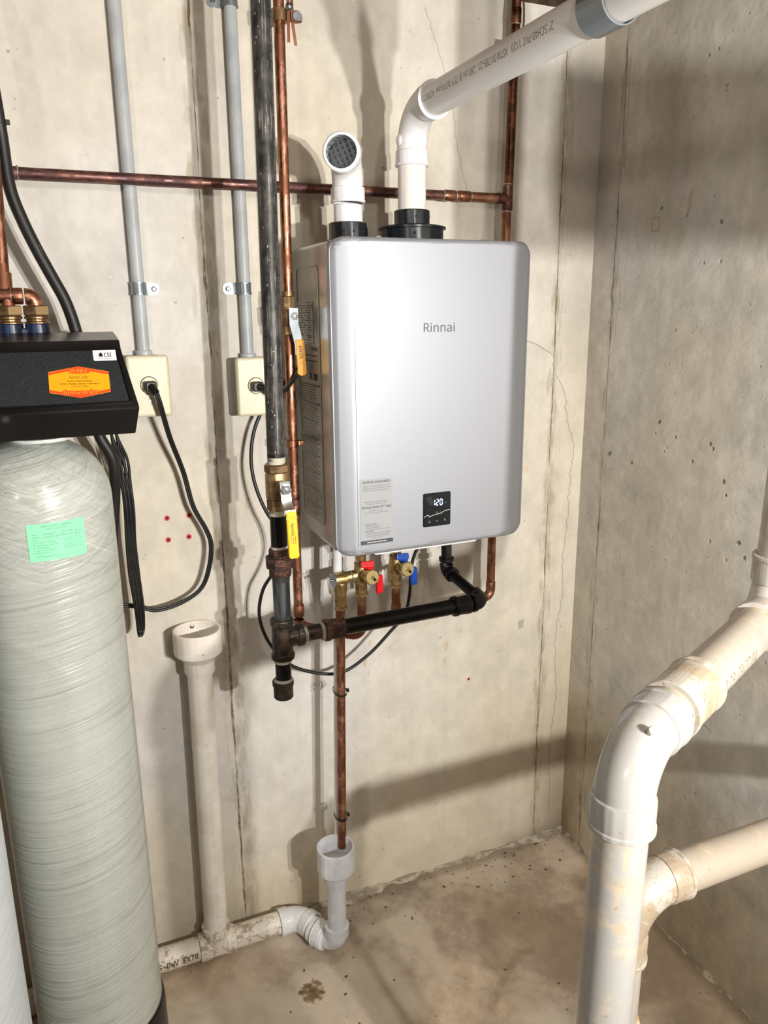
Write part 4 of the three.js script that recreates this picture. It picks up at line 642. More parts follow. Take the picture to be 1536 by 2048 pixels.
{
  const X = 0.586, Z = 0.150, Y = 1.043, t = thing('relief_valve', 'brass pressure relief valve with a small chrome lever', 'valve', [X, Y, Z]);
  part('body', [pipe([X - 0.012, Y, Z], [0.640, Y + 0.004, Z], 0.0142), lathe([[0.0142, 0], [0.0175, 0.001], [0.0175, 0.030], [0.0142, 0.031]], [X - 0.016, Y, Z], [1, 0, 0], 30), lathe([[0.011, 0], [0.0145, 0.002], [0.0165, 0.012], [0.0165, 0.030], [0.012, 0.040]], [X, Y - 0.040, Z], [0, 1, 0], 30)], M.brass, t);
  part('outlet', [hex([X, Y - 0.058, Z], [0, 1, 0], 0.0150, 0.022, 8), lathe([[0.0112, 0], [0.0145, 0.001], [0.0165, 0.005], [0.0165, 0.008], [0.0135, 0.010], [0.0135, 0.022]], [X, Y - 0.078, Z], [0, 1, 0], 28)], M.brass, t);
  part('seal_ring', [hollow([X + 0.026, Y + 0.001, Z], [X + 0.029, Y + 0.001, Z], 0.0165, 0.012)], M.zinc, t);
  part('end_disc', [lathe([[0, 0], [0.0170, 0], [0.0180, 0.002], [0.0180, 0.003], [0, 0.003]], [X - 0.016, Y, Z], [-1, 0, 0.15], 30)], M.zinc, t);
  part('stem', [pipe([X - 0.018, Y, Z], [X - 0.027, Y, Z + 0.001], 0.0035, 12)], M.chrome, t);
  part('lever', [strap([[X - 0.026, Y + 0.012, Z + 0.004], [X - 0.030, Y + 0.010, Z + 0.004], [X - 0.031, Y - 0.008, Z + 0.004], [X - 0.027, Y - 0.032, Z + 0.004]], [0.15, 0, 1], 0.012, 0.0014)], M.chrome, t, 'small chrome lever');
}
{
  const t = thing('relief_drain_pipe', 'bright copper drain pipe dropping from the relief valve into the funnel', 'copper pipe', [0.578, 0.3, 0.155]);
  part('pipe', [hollow([0.570, 0.302, 0.158], [0.585, 0.975, 0.150], 0.0111, 0.0098, 28)], M.copper, t);
}
{
  const t = thing('condensate_pipe', 'thin white plastic pipe running down behind the copper drain pipe', 'plastic pipe', [0.588, 0.31, 0.125]);
  part('pipe', [pipe([0.566, 0.285, 0.138], [0.590, 1.155, 0.128], 0.0107)], M.pvc, t);
}
for (const [y, label] of [[0.745, 'black cable tie binding copper and white pipes at mid height'], [0.392, 'black cable tie binding copper and white pipes above the funnel']]) {
  const f = (y - 0.302) / 0.673, x = 0.570 + 0.015 * f, z = 0.158 - 0.008 * f, t = thing('cable_tie', label, 'cable tie', [x, y, z]), pts = [];
  for (let i = 0; i <= 36; i++) { const a = i / 36 * Math.PI * 2; pts.push([x + 0.001 + 0.0165 * Math.cos(a), y - 0.004 * Math.sin(a), z - 0.011 + 0.0245 * Math.sin(a)]); }
  part('band', strap(pts, [0, 1, 0], 0.0045, 0.0012), M.rubber, t); part('lock', box(x + 0.014, x + 0.021, y - 0.001, y + 0.007, z - 0.004, z + 0.004, 0.001), M.rubber, t);
}

// ------------------------------------------------------------------ electrical
function pipeStrap(x, y, side, label, group) {
  const t = thing('conduit_strap', label, 'conduit strap', [x, y, 0.02], group), r = 0.0148, zc = 0.0145, pts = [];
  const s = side; pts.push([x + s * 0.034, y, 0.0014], [x + s * 0.020, y, 0.0014], [x + s * 0.0165, y, 0.003]); for (let i = 0; i <= 18; i++) { const a = (i / 18) * Math.PI * 1.12 - 0.05; pts.push([x + s * r * Math.cos(a), y, zc + r * Math.sin(a)]); }
  part('band', strap(pts, [0, 1, 0], 0.026, 0.0016), M.galvanized, t);
  part('ear', slab(roundRect(0.024, 0.026, 0.009), 0.0018, 0.0005).translate(x + s * 0.034, y, 0.0006), M.galvanized, t);
  for (const dy of [-0.0115, 0.0115]) part('rib', strap(pts.slice(3).map(([a, b, c]) => [x + (a - x) * 1.06, y + dy, zc + (c - zc) * 1.06]), [0, 1, 0], 0.003, 0.0016), M.galvanized, t);
  part('screw', [lathe([[0, 0], [0.0058, 0], [0.0055, 0.002], [0.003, 0.004], [0, 0.0045]], [x + s * 0.034, y, 0.002], [0, 0, 1], 18)], M.chrome, t);
}
for (const [x, y0, label] of [[0.1915, 1.575, 'grey electrical conduit dropping to the outlet beside the water softener'], [0.4225, 1.562, 'grey electrical conduit dropping to the outlet behind the gas pipe']]) {
  const t = thing('conduit', label, 'conduit', [x, y0, 0.0145], 'grey conduits on the back wall');
  part('pipe', pipe([x, y0, 0.0145], [x + 0.001, 2.44, 0.0145], 0.0134), M.conduit, t);
  part('end_fitting', lathe([[0.0134, 0], [0.0180, 0.0005], [0.0180, 0.011], [0.0165, 0.013], [0.0134, 0.013]], [x, y0, 0.0165], [0, 1, 0], 30), M.conduit, t);
}
pipeStrap(0.1915, 1.717, 1, 'zinc strap holding the conduit above the softener outlet', 'conduit straps');
pipeStrap(0.4215, 1.718, -1, 'zinc strap on the conduit left of the gas pipe', 'conduit straps');
pipeStrap(0.4235, 2.292, -1, 'zinc strap at the top of the photo on a conduit', 'conduit straps');
function outlet(x, y, label) {
  const t = thing('outlet', label, 'power outlet', [x, y, 0.0], 'cream outlets on the back wall');
  part('box', box(x - 0.030, x + 0.030, y - 0.050, y + 0.060, 0, 0.045, 0.004), M.greyBox, t);
  const s = roundRect(0.089, 0.132, 0.0072); part('cover_plate', slab(s, 0.010, 0.0060, 3).translate(x, y, 0.0445), M.plate, t, 'cream cover plate');
  const c = [x, y + 0.003, 0.0543]; part('receptacle', [lathe([[0, 0], [0.0175, 0], [0.0175, 0.002], [0.016, 0.0032], [0, 0.0032]], c, [0, 0, 1], 36)], M.plate, t);
  part('receptacle_gap', [hollow([c[0], c[1], 0.0543], [c[0], c[1], 0.0550], 0.0188, 0.0174)], M.dark, t);
  for (const dy of [0.031, -0.031]) part('screw', [lathe([[0, 0], [0.0036, 0], [0.0030, 0.0014], [0, 0.0016]], [x, y + dy, 0.0544], [0, 0, 1], 16), new THREE.BoxGeometry(0.0008, 0.0056, 0.0006).rotateZ(0.5).translate(x, y + dy, 0.0560)], M.zinc, t);
}
outlet(0.1925, 1.5125, 'cream single outlet beside the black softener head');
outlet(0.4275, 1.501, 'cream single outlet half hidden by the gas pipe');
function plug(parent, at, dir, mat = M.rubber) {
  const d = A2V(dir).clone().normalize(), a = A2V(at);
  part('plug', [orient(slab(roundRect(0.024, 0.022, 0.005), 0.022, 0.003, 2), a, [0, 0, 1], [0, 1, 0]), lathe([[0.008, 0], [0.0095, 0.004], [0.007, 0.020], [0.0052, 0.024]], a.clone().add(V(0, 0, 0.016)), d, 20), ...[0.005, 0.009, 0.013, 0.017].map((q) => lathe([[0.006, 0], [0.0086, 0.001], [0.006, 0.002]], a.clone().add(V(0, 0, 0.016)).addScaledVector(d, q + 0.003), d, 18))], mat, parent);
}
{
  const t = thing('softener_power_cord', 'black flat cord plugged in beside the softener and coiled behind its tank', 'power cord', [0.2, 1.2, 0.07]);
  plug(t, [0.194, 1.514, 0.057], [0.3, -0.55, 0.75]);
  const run = [[0.200, 1.500, 0.090], [0.205, 1.480, 0.088], [0.222, 1.404, 0.070], [0.249, 1.316, 0.050], [0.266, 1.233, 0.048], [0.291, 1.176, 0.046], [0.300, 1.144, 0.046], [0.294, 1.089, 0.046], [0.270, 1.033, 0.046], [0.222, 1.007, 0.047], [0.163, 1.000, 0.05], [0.136, 1.011, 0.05], [0.100, 1.022, 0.05], [0.06, 1.03, 0.06]];
  part('cord', [...tube(run, 0.0033, 220, 10), ...tube(run.map(([a, b, c], i) => [a + (i > 8 ? 0 : 0.0050), b - (i > 8 ? 0.0050 : 0), c]), 0.0033, 220, 10)], M.rubber, t, 'two-wire flat cord');
  const loop = (o, s) => [[0.098 + s * 0.010, 1.47, 0.10], [0.103 + s * 0.011, 1.418, 0.095], [0.114 + s * 0.007 + o, 1.363, 0.09], [0.122 + o, 1.310, 0.09], [0.1235 + o, 1.25, 0.088 + s * 0.004], [0.1205 + o, 1.18, 0.088], [0.121 + o * 1.1, 1.10, 0.088], [0.125 + o * 0.9, 1.02, 0.088 + s * 0.003], [0.124 + o * 0.6, 0.962 + s * 0.004, 0.088], [0.122 + o * 0.3, 0.958, 0.094]];
  for (let i = 0; i < 6; i++) part('coil_strand', tube(loop(-0.008 + i * 0.0036, (i % 2) * 0.9), 0.0031, 140, 8), M.rubber, t);
}
{
  const t = thing('heater_power_cord', 'round black cord looping from the outlet behind the gas pipe to the heater', 'power cord', [0.43, 1.3, 0.1]);
  plug(t, [0.4275, 1.503, 0.057], [0.75, -0.2, 0.6]);
  part('cord', tube([[0.440, 1.498, 0.083], [0.456, 1.487, 0.10], [0.475, 1.497, 0.125], [0.491, 1.522, 0.145], [0.503, 1.540, 0.150], [0.508, 1.548, 0.140], [0.504, 1.535, 0.100], [0.478, 1.492, 0.06], [0.447, 1.452, 0.045], [0.424, 1.410, 0.045], [0.411, 1.365, 0.05], [0.406, 1.318, 0.06], [0.412, 1.268, 0.07], [0.428, 1.216, 0.085], [0.450, 1.170, 0.105], [0.456, 1.120, 0.11], [0.438, 1.070, 0.10], [0.412, 1.025, 0.09], [0.401, 0.965, 0.08], [0.408, 0.915, 0.08], [0.428, 0.868, 0.085], [0.470, 0.815, 0.09], [0.540, 0.780, 0.095], [0.603, 0.772, 0.10], [0.672, 0.808, 0.105], [0.731, 0.862, 0.11], [0.772, 0.908, 0.115], [0.784, 0.961, 0.12], [0.788, 1.028, 0.12], [0.797, 1.065, 0.12], [0.815, 1.105, 0.125], [0.828, 1.148, 0.13]], 0.0042, 420, 12), M.rubber, t);
}

// ------------------------------------------------------------------ floor drains
const R2 = 0.0302, H2 = 0.0358;
{
  const x = 0.2535, z = 0.0585, t = thing('standpipe', 'beige plastic standpipe with a wide funnel top near the softener', 'drain pipe', [x, 0.05, z]);
  part('pipe', pipe([0.2445, 0.065, z], [x, 0.86, z], 0.0302), M.pvcBeige, t);
  part('funnel', [lathe([[0.0302, 0.012], [0.0355, 0.012], [0.0365, 0.016], [0.0365, 0.040], [0.0375, 0.044], [0.048, 0.058], [0.0558, 0.064], [0.0570, 0.068], [0.0570, 0.120], [0.0560, 0.122], [0.0515, 0.122], [0.0505, 0.120], [0.0500, 0.075], [0.034, 0.062], [0.030, 0.040]], [x, 0.815, z], [0, 1, 0], 56)], M.pvcBeige, t);
  part('funnel_floor', [lathe([[0, 0], [0.050, 0], [0.0502, 0.010], [0.032, 0.004], [0, 0.002]], [x, 0.884, z], [0, 1, 0], 40)], M.pvcDirty, t, 'grimy inside of the funnel');
  part('screw', [lathe([[0, 0], [0.0052, 0], [0.005, 0.0015], [0.002, 0.003], [0, 0.003]], [x - 0.004, 0.925, 0.0095], [0, 0, 1], 18)], M.zinc, t);
}
{
  const z = 0.0585, y = 0.036, t = thing('floor_drain_line', 'dirty white drain pipe lying along the floor against the back wall', 'drain pipe', [0.25, y, z]);
  const [c, x] = canvas(256, 1024), f = fbm(256, 1024, 5, 20, 6, 801, 0.75), pale = [231, 221, 207], dk = [120, 100, 80];
  { const im = x.createImageData(256, 1024); for (let i = 0; i < f.length; i++) { const q = mixc(pale, dk, smooth(0.12, 0.8, f[i]) * 0.7); im.data.set([q[0], q[1], q[2], 255], i * 4); } x.putImageData(im, 0, 0); }
  { const r = rng(31); x.fillStyle = '#4c3c2c'; for (let i = 0; i < 420; i++) { x.globalAlpha = 0.15 + r() * 0.5; x.beginPath(); x.ellipse(r() * 256, r() * 1024, 0.7 + r() * 2.4, 0.7 + r() * 4, r(), 0, 7); x.fill(); } x.globalAlpha = 1; }
  x.save(); x.translate(140, 14); x.rotate(-Math.PI / 2); x.fillStyle = '#2c2822'; x.font = 'bold 27px monospace'; x.textBaseline = 'middle'; x.textAlign = 'right'; x.fillText('PVC 1120 ABS-DWV PS-DWV EXTR', 0, 0); x.restore();
  const pm = std({ map: canvasTex(c), roughness: 0.5 });
  part('pipe', [printed([-0.45, y, z], [0.20, y, z], R2, [0, 0.45, 1], 44)], pm, t);
  part('tee', [lathe([[R2, 0], [H2, 0.001], [H2 + 0.001, 0.003], [H2, 0.006], [H2, 0.026], [0.0335, 0.029], [0.0335, 0.070], [H2, 0.073], [H2, 0.094], [H2 + 0.001, 0.096], [R2, 0.098]], [0.196, y, z], [1, 0, 0], 44), lathe([[0.0335, 0], [0.0335, 0.036], [H2, 0.039], [H2, 0.056], [H2 + 0.001, 0.058], [H2, 0.061], [R2, 0.0615]], [0.2445, y, z], [0, 1, 0], 44)], M.pvcDirty, t);
  part('pipe', [pipe([0.29, y, z], [0.415, y, z], R2, 40)], M.pvcDirty, t);
}
{
  const t = thing('funnel_drain', 'new white floor drain with a round funnel catching the copper pipe', 'drain pipe', [0.541, 0.03, 0.19]);
  const x = 0.541, z = 0.190;
  part('funnel', [lathe([[0.0242, 0], [0.0312, 0.001], [0.0322, 0.004], [0.0322, 0.030], [0.0335, 0.032], [0.0460, 0.036], [0.0486, 0.040], [0.0486, 0.104], [0.0476, 0.106], [0.0435, 0.106], [0.0428, 0.104], [0.0425, 0.050], [0.030, 0.040], [0.022, 0.030]], [x, 0.231, z], [0, 1, 0], 56)], M.pvcGrey, t);
  part('funnel_floor', [lathe([[0, 0], [0.042, 0.002], [0.0425, 0.006], [0.02, 0.004], [0, 0.002]], [x, 0.275, z], [0, 1, 0], 36)], M.pvcBeige, t);
  part('drop_pipe', pipe([x - 0.002, 0.075, z], [x, 0.24, z], 0.0242), M.pvcGrey, t);
  // quarter bend on the floor, then two wide-radius fittings back to the old pipe
  const P0 = V(0.539, 0.036, 0.190), P1 = V(0.478, 0.036, 0.100), d01 = P1.clone().sub(P0).normalize(), P2 = V(0.430, 0.036, 0.0585);
  part('elbow', [bend(P0, [0, 1, 0], d01, 0.036, 0.0268, 20, 36), lathe([[0.0268, 0], [0.0310, 0.002], [0.0310, 0.026], [0.0318, 0.028], [0.0242, 0.030]], [x - 0.002, 0.066, z], [0, 1, 0], 40)], M.pvcGrey, t);
  const s1 = P0.clone().addScaledVector(d01, 0.036);
  part('bushing', [lathe([[0.0268, 0], [0.0345, 0.002], [0.0345, 0.006], [H2, 0.008], [H2, 0.030], [H2 + 0.001, 0.032], [R2, 0.033]], s1, d01, 44), lathe([[R2, 0], [R2, 0.02]], s1.clone().addScaledVector(d01, 0.03), d01, 40)], M.pvc, t);
  void P2; const C = V(0.472, 0.036, 0.0585), dA = P0.clone().sub(C).normalize();
  part('joining_pipe', pipe(s1.clone().addScaledVector(d01, 0.02), C.clone().addScaledVector(dA, 0.03), R2, 40), M.pvc, t);
  part('elbow', [bend(C, dA, [-1, 0, 0], 0.06, 0.0332, 18, 40), lathe([[R2, 0.024], [H2 + 0.001, 0.0235], [H2, 0.020], [H2, 0.001], [0.0332, 0]], C.clone().addScaledVector(dA, 0.030), dA, 44), lathe([[R2, 0.026], [H2 + 0.001, 0.0255], [H2, 0.022], [H2, 0.001], [0.0332, 0]], [0.441, 0.036, 0.0585], [-1, 0, 0], 44)], M.pvc, t);
}

// ------------------------------------------------------------------ water softener
const TX = -0.0468, TZ = 0.2888, TR = 0.1285;
{
  const t = thing('softener_tank', 'tall grey-green fibreglass tank with wound strands and a green paper sticker', 'tank', [TX, 0, TZ]);
  // wound glass strands: long shallow streaks on the body, crossing bands over the dome
  const w = 1024, h = 2048, lines = fbm(w, h, 3, 500, 2, 901, 0.6), lines2 = fbm(w, h, 5, 170, 3, 902, 0.6), tone = fbm(w, h, 6, 5, 4, 903, 0.6), fine = fbm(w, h, 160, 300, 2, 904);
  const at = (f, x, y) => f[((Math.round(y) % h) + h) % h * w + x];
  const hgt = new Float32Array(w * h);
  const [c, x] = paint(w, h, (i, px, py) => { const yy = py + 26 * Math.sin(px / w * Math.PI * 2) + px * 0.0, l = at(lines, px, yy), m = at(lines2, px, yy + 40), k = 1 + tone[i] * 0.07 + l * 0.04 + m * 0.032 + fine[i] * 0.03 - smooth(0.30, 0.55, -m) * 0.06; hgt[i] = l * 0.6 + m * 0.8; return [179 * k, 183 * k, 176 * k]; });
  const r = rng(55); for (let i = 0; i < 900; i++) { const y0 = r() * 260; x.globalAlpha = 0.05 + r() * 0.16; x.strokeStyle = r() < 0.5 ? '#eef2ee' : '#6f7a72'; x.lineWidth = 0.8 + r() * 2.2; const px = r() * w, s = (r() < 0.5 ? -1 : 1); x.beginPath(); x.moveTo(px, y0); x.quadraticCurveTo(px + s * 60, y0 + 70, px + s * (160 + r() * 120), y0 + 90 + r() * 40); x.stroke(); }
  for (let i = 0; i < 160; i++) { x.globalAlpha = 0.4; x.fillStyle = '#4d4f4a'; x.beginPath(); x.arc(r() * w, r() * h, 0.6 + r() * 1.2, 0, 7); x.fill(); } x.globalAlpha = 1;
  const [b] = paint(w, h, (i) => { const k = 128 + hgt[i] * 150; return [k, k, k]; });
  const tm = canvasTex(c, true, true), tb = canvasTex(b, false, true);
  const prof = []; const yS = 1.335, yT = 1.452; prof.push([0, 0.02], [0.09, 0.022], [0.118, 0.035], [TR, 0.07]); for (let i = 0; i <= 40; i++) prof.push([TR, 0.07 + (yS - 0.07) * i / 40]);
  for (let i = 1; i <= 22; i++) { const a = i / 22 * Math.PI / 2 * 0.93; prof.push([TR * Math.pow(Math.cos(a), 0.80), yS + (yT - yS) * Math.sin(a)]); } prof.push([0.034, yT + 0.001], [0.0335, yT + 0.006], [0, yT + 0.006]);
  const g = new THREE.LatheGeometry(prof.map((p) => new THREE.Vector2(Math.max(p[0], 1e-5), p[1])), 96); const uv = g.attributes.uv, ps = g.attributes.position; for (let i = 0; i < uv.count; i++) uv.setY(i, ps.getY(i) / 1.46);
  part('vessel', g.translate(TX, 0, TZ), phys({ map: tm, bumpMap: tb, bumpScale: 0.0016, roughness: 0.34, clearcoat: 0.4, clearcoatRoughness: 0.18 }), t);
  part('base_boot', lathe([[0, 0], [TR + 0.006, 0], [TR + 0.006, 0.17], [TR + 0.004, 0.185], [TR + 0.0006, 0.19], [TR + 0.0006, 0.10]], [TX, 0, TZ], [0, 1, 0], 80), M.blackPlastic, t, 'black plastic base boot');
  part('neck_ring', lathe([[0.03, 0], [0.052, 0.001], [0.054, 0.006], [0.052, 0.013], [0.03, 0.015]], [TX + 0.016, 1.446, TZ], [0, 1, 0], 44), std({ color: 0xdfe2de, roughness: 0.4 }), t, 'white neck ring');
  // green inspection sticker, curved to the vessel
  const [s, q] = canvas(700, 470), e = rng(9); q.fillStyle = '#8fe8b4'; q.fillRect(0, 0, 700, 470); q.fillStyle = '#1f5a40'; q.textAlign = 'center'; q.font = '31px sans-serif'; q.fillText('CLARK COUNTY COMBINED', 350, 48); q.fillText('HEALTH DISTRICT', 350, 84);
  q.textAlign = 'left'; q.font = '22px sans-serif'; ['Name:', 'Address:', 'Date:'].forEach((k, i) => { q.fillText(k, 60, 140 + i * 34); q.fillRect(150, 142 + i * 34, 470, 2); });
  ['First Rough - Plumbing', 'Second Rough - Plumbing', 'Final Plumbing', 'Septic System Approved', 'Well Approval'].forEach((k, i) => { q.strokeStyle = '#1f5a40'; q.lineWidth = 2; q.strokeRect(60, 226 + i * 32, 18, 18); q.fillText(k, 90, 243 + i * 32); }); ['Final Date:', 'Insp. No.:', 'Insp. No.:', 'Comments:'].forEach((k, i) => { q.fillText(k, 420, 243 + i * 32); q.fillRect(530, 245 + i * 32, 130, 2); });
  q.fillRect(60, 420, 580, 2); q.strokeStyle = '#34505c'; q.lineWidth = 3.2; for (let k = 0; k < 4; k++) { q.beginPath(); let px = 190 + (k % 2) * 200, py = 128 + (k >> 1) * 40; q.moveTo(px, py); for (let i = 0; i < 11; i++) { px += 6 + e() * 14; q.quadraticCurveTo(px - 8, py + (e() - 0.5) * 46, px, py + (e() - 0.5) * 12); } q.stroke(); } q.beginPath(); q.moveTo(90, 412); for (let i = 0; i < 16; i++) q.lineTo(90 + i * 15, 404 + (e() - 0.5) * 22); q.stroke(); q.beginPath(); q.moveTo(560, 210); q.lineTo(600, 130); q.moveTo(610, 205); q.lineTo(650, 120); q.stroke();
  const th0 = Math.atan2(-0.0655 - TX, 0.115), th1 = Math.atan2(0.0305 - TX, 0.118);
  part('inspection_sticker', new THREE.CylinderGeometry(TR + 0.0012, TR + 0.0012, 0.066, 24, 1, true, th0, th1 - th0).translate(TX, 1.2895, TZ), std({ map: canvasTex(s), roughness: 0.6, side: THREE.DoubleSide }), t, 'mint green printed paper sticker');
}
{
  const t = thing('softener_control_head', 'black plastic control head with stickers on top of the grey-green tank', 'control head', [TX, 1.455, TZ]);
  part('collar', [lathe([[0.03, 0], [0.050, 0.001], [0.058, 0.006], [0.058, 0.020], [0.05, 0.022]], [TX + 0.016, 1.450, TZ], [0, 1, 0], 40), lathe([[0.03, 0], [0.075, 0.002], [0.080, 0.010], [0.08, 0.02]], [TX + 0.004, 1.456, TZ], [0, 1, 0], 40)], M.blackPlastic, t);
  const ps = [[0.215, 1.458], [0.400, 1.4635], [0.4265, 1.509], [0.4245, 1.514], [0.352, 1.6065], [0.3455, 1.6215], [0.235, 1.6335], [0.215, 1.628]];
  const sh = new THREE.Shape(ps.map(([z, y]) => new THREE.Vector2(-z, y)));
  const g = new THREE.ExtrudeGeometry(sh, { depth: 0.350, bevelEnabled: true, bevelThickness: 0.003, bevelSize: 0.003, bevelOffset: -0.003, bevelSegments: 3, steps: 1 });
  g.rotateY(Math.PI / 2); // shape x -> -z, extrusion -> +x
  const P = g.attributes.position; for (let i = 0; i < P.count; i++) { const right = P.getX(i) > 0.17 ? 1 : 0, y = P.getY(i), z = P.getZ(i); P.setX(i, P.getX(i) - 0.224 + (right ? (-0.0125 + 0.016 * smooth(1.62, 1.512, y) - 0.007 * smooth(1.508, 1.463, y)) : 0)); void z; }
  g.computeVertexNormals();
  const cover = part('cover', toCreasedNormals(g, 0.5), M.blackPlastic, t);
  // slanted textured panel inside a raised rim
  const A = V(0, 1.6045, 0.3545), B = V(0, 1.5205, 0.4205), down = B.clone().sub(A), Ls = down.length(); down.normalize(); const nrm = V(0, -down.z, down.y).negate(); if (nrm.z < 0) nrm.negate();
  const onPanel = (x, y, lift = 0.001) => { const f = (A.y - y) / (A.y - B.y); return V(x, y, A.z + (B.z - A.z) * f).addScaledVector(nrm, lift); };
  const pm = [[-0.206, A.y, 0], [0.1065, A.y, 0], [0.1175, B.y, 0], [-0.216, B.y, 0]].map(([x, y]) => onPanel(x, y, 0.0012));
  const pg = new THREE.BufferGeometry(); pg.setAttribute('position', new THREE.Float32BufferAttribute([0, 3, 2, 0, 2, 1].flatMap((k) => pm[k].toArray()), 3)); pg.setAttribute('uv', new THREE.Float32BufferAttribute([0, 3, 2, 0, 2, 1].flatMap((k) => [pm[k].x * 5, pm[k].y * 6]), 2)); pg.computeVertexNormals();
  const panel = part('front_panel', pg, M.blackPanel, cover, 'grainy slanted front panel');
  const rim = (p, q, w2) => strap([p, q], nrm.clone().cross(q.clone().sub(p)), w2, 0.0026);
  part('panel_rim', [rim(onPanel(-0.21, A.y + 0.0005), onPanel(0.109, A.y + 0.0005), 0.003), rim(onPanel(0.110, A.y), onPanel(0.1215, B.y), 0.004), rim(onPanel(-0.22, B.y - 0.0005), onPanel(0.1215, B.y - 0.0005), 0.003)], M.blackPlastic, cover);
  const up = down.clone().negate();
  { const [c, x] = canvas(256, 150); x.fillStyle = '#15171a'; x.fillRect(0, 0, 256, 150); x.fillStyle = '#f2f2f2'; x.beginPath(); x.roundRect(3, 3, 250, 144, 16); x.fill(); x.fillStyle = '#151515'; x.font = 'bold 76px sans-serif'; x.save(); x.translate(118, 96); x.scale(0.72, 1); x.fillText('CSI', 0, 0); x.restore(); x.beginPath(); x.moveTo(88, 34); x.bezierCurveTo(52, 72, 58, 98, 86, 98); x.bezierCurveTo(116, 98, 114, 68, 88, 34); x.fill(); x.strokeStyle = '#f2f2f2'; x.lineWidth = 3; x.beginPath(); x.arc(82, 76, 13, 0.3, 2.6); x.stroke(); x.fillStyle = '#333'; x.font = 'bold 12px sans-serif'; x.fillText('WATER TREATMENT SYSTEMS', 50, 122);
    part('maker_badge', orient(shapeUV(new THREE.ShapeGeometry(roundRect(0.0385, 0.0235, 0.0025), 6)), onPanel(0.0885, 1.5955, 0.0018), nrm, up), print(c, { roughness: 0.35 }), panel, 'small white maker badge'); }
  { const [c, x] = canvas(700, 460); x.fillStyle = '#f4a81c'; x.fillRect(0, 0, 700, 460); const hx = (k) => { x.beginPath(); x.moveTo(k, 88 + k * 0.4); x.lineTo(350, k); x.lineTo(700 - k, 88 + k * 0.4); x.lineTo(700 - k, 372 - k * 0.4); x.lineTo(350, 460 - k); x.lineTo(k, 372 - k * 0.4); x.closePath(); };
    x.fillStyle = '#ef4f26'; x.beginPath(); x.moveTo(0, 88); x.lineTo(350, 0); x.lineTo(700, 88); x.lineTo(700, 124); x.lineTo(350, 42); x.lineTo(0, 124); x.fill(); x.beginPath(); x.moveTo(0, 372); x.lineTo(350, 460); x.lineTo(700, 372); x.lineTo(700, 336); x.lineTo(350, 418); x.lineTo(0, 336); x.fill(); void hx;
    x.textAlign = 'center'; x.lineJoin = 'round'; for (const [s2, yy, sz] of [['CALL', 94, 84], ['for service', 404, 76]]) { x.font = 'italic bold ' + sz + 'px serif'; x.strokeStyle = '#ef4f26'; x.lineWidth = 20; x.strokeText(s2, 350, yy); x.fillStyle = '#f9b13a'; x.fillText(s2, 350, yy); x.lineWidth = 3; x.strokeStyle = '#c43418'; x.strokeText(s2, 350, yy); }
    x.fillStyle = '#221a08'; x.font = '43px sans-serif'; x.fillText('BAPST, INC.', 350, 178); x.font = 'bold 29px serif'; x.fillText('Water Well Drilling', 350, 226); x.fillText('Wells, Pumps, Water Softeners', 350, 264); x.font = '29px sans-serif'; x.fillText('(614) 877-4844', 350, 304);
    const s = new THREE.Shape([[-0.0478, 0.0205], [0, 0.0315], [0.0478, 0.0205], [0.0478, -0.0205], [0, -0.0315], [-0.0478, -0.0205]].map((p) => new THREE.Vector2(...p)));
    part('service_sticker', orient(shapeUV(new THREE.ShapeGeometry(s)), onPanel(0.0425, 1.5540, 0.0018), nrm, up.clone().add(V(0.03, 0, 0))), print(c, { roughness: 0.35 }), panel, 'orange and red hexagonal service sticker'); }
}
{
  const z = 0.205, t = thing('softener_yoke', 'brass and copper pipe connections rising behind the black control head', 'pipe fitting', [-0.035, 1.63, z]);
  for (const x of [-0.0585, -0.0135]) {
    part('bypass_port', lathe([[0, 0], [0.0215, 0], [0.0215, 0.060], [0.019, 0.063], [0, 0.063]], [x, 1.588, z], [0, 1, 0], 32), M.bypass, t, 'dark blue bypass port');
    part('union_nut', [hex([x, 1.664, z], [0, 1, 0], 0.0245, 0.018), lathe([[0.012, 0], [0.0225, 0.001], [0.0225, 0.003], [0.018, 0.005], [0.018, 0.008], [0.0215, 0.010], [0.0215, 0.013], [0.017, 0.016]], [x, 1.649, z], [0, 1, 0], 30)], M.bronze, t, 'brass union nut');
    part('stub', pipe([x, 1.66, z], [x, 1.695, z], 0.0118), M.copper, t);
  }
  part('bypass_bridge', box(-0.045, -0.025, 1.61, 1.642, z - 0.012, z + 0.012, 0.003), M.bypass, t);
  part('riser', pipe([-0.0625, 1.70, z - 0.01], [-0.036, 2.45, z - 0.16], cu), M.copper, t);
  part('run', pipe([-0.30, 1.6985, z], [-0.035, 1.6985, z], cuF), M.copper, t);
  part('elbow', [bend([-0.0135, 1.6985, z], [-1, 0, 0], [0, -1, 0], 0.016, 0.0145, 16, 26), coupling([-0.042, 1.6985, z], [1, 0, 0], 0.020, 0.0148)], M.copper, t);
  part('solder_ring', solder([-0.052, 1.6985, z], [1, 0, 0], 0.0150), M.solder, t);
  part('tee', [lathe([[cu, 0], [0.0140, 0.001], [0.0140, 0.05], [cu, 0.051]], [-0.0625, 1.69, z - 0.01], [0.03, 0.97, -0.2], 26)], M.copper, t);
}
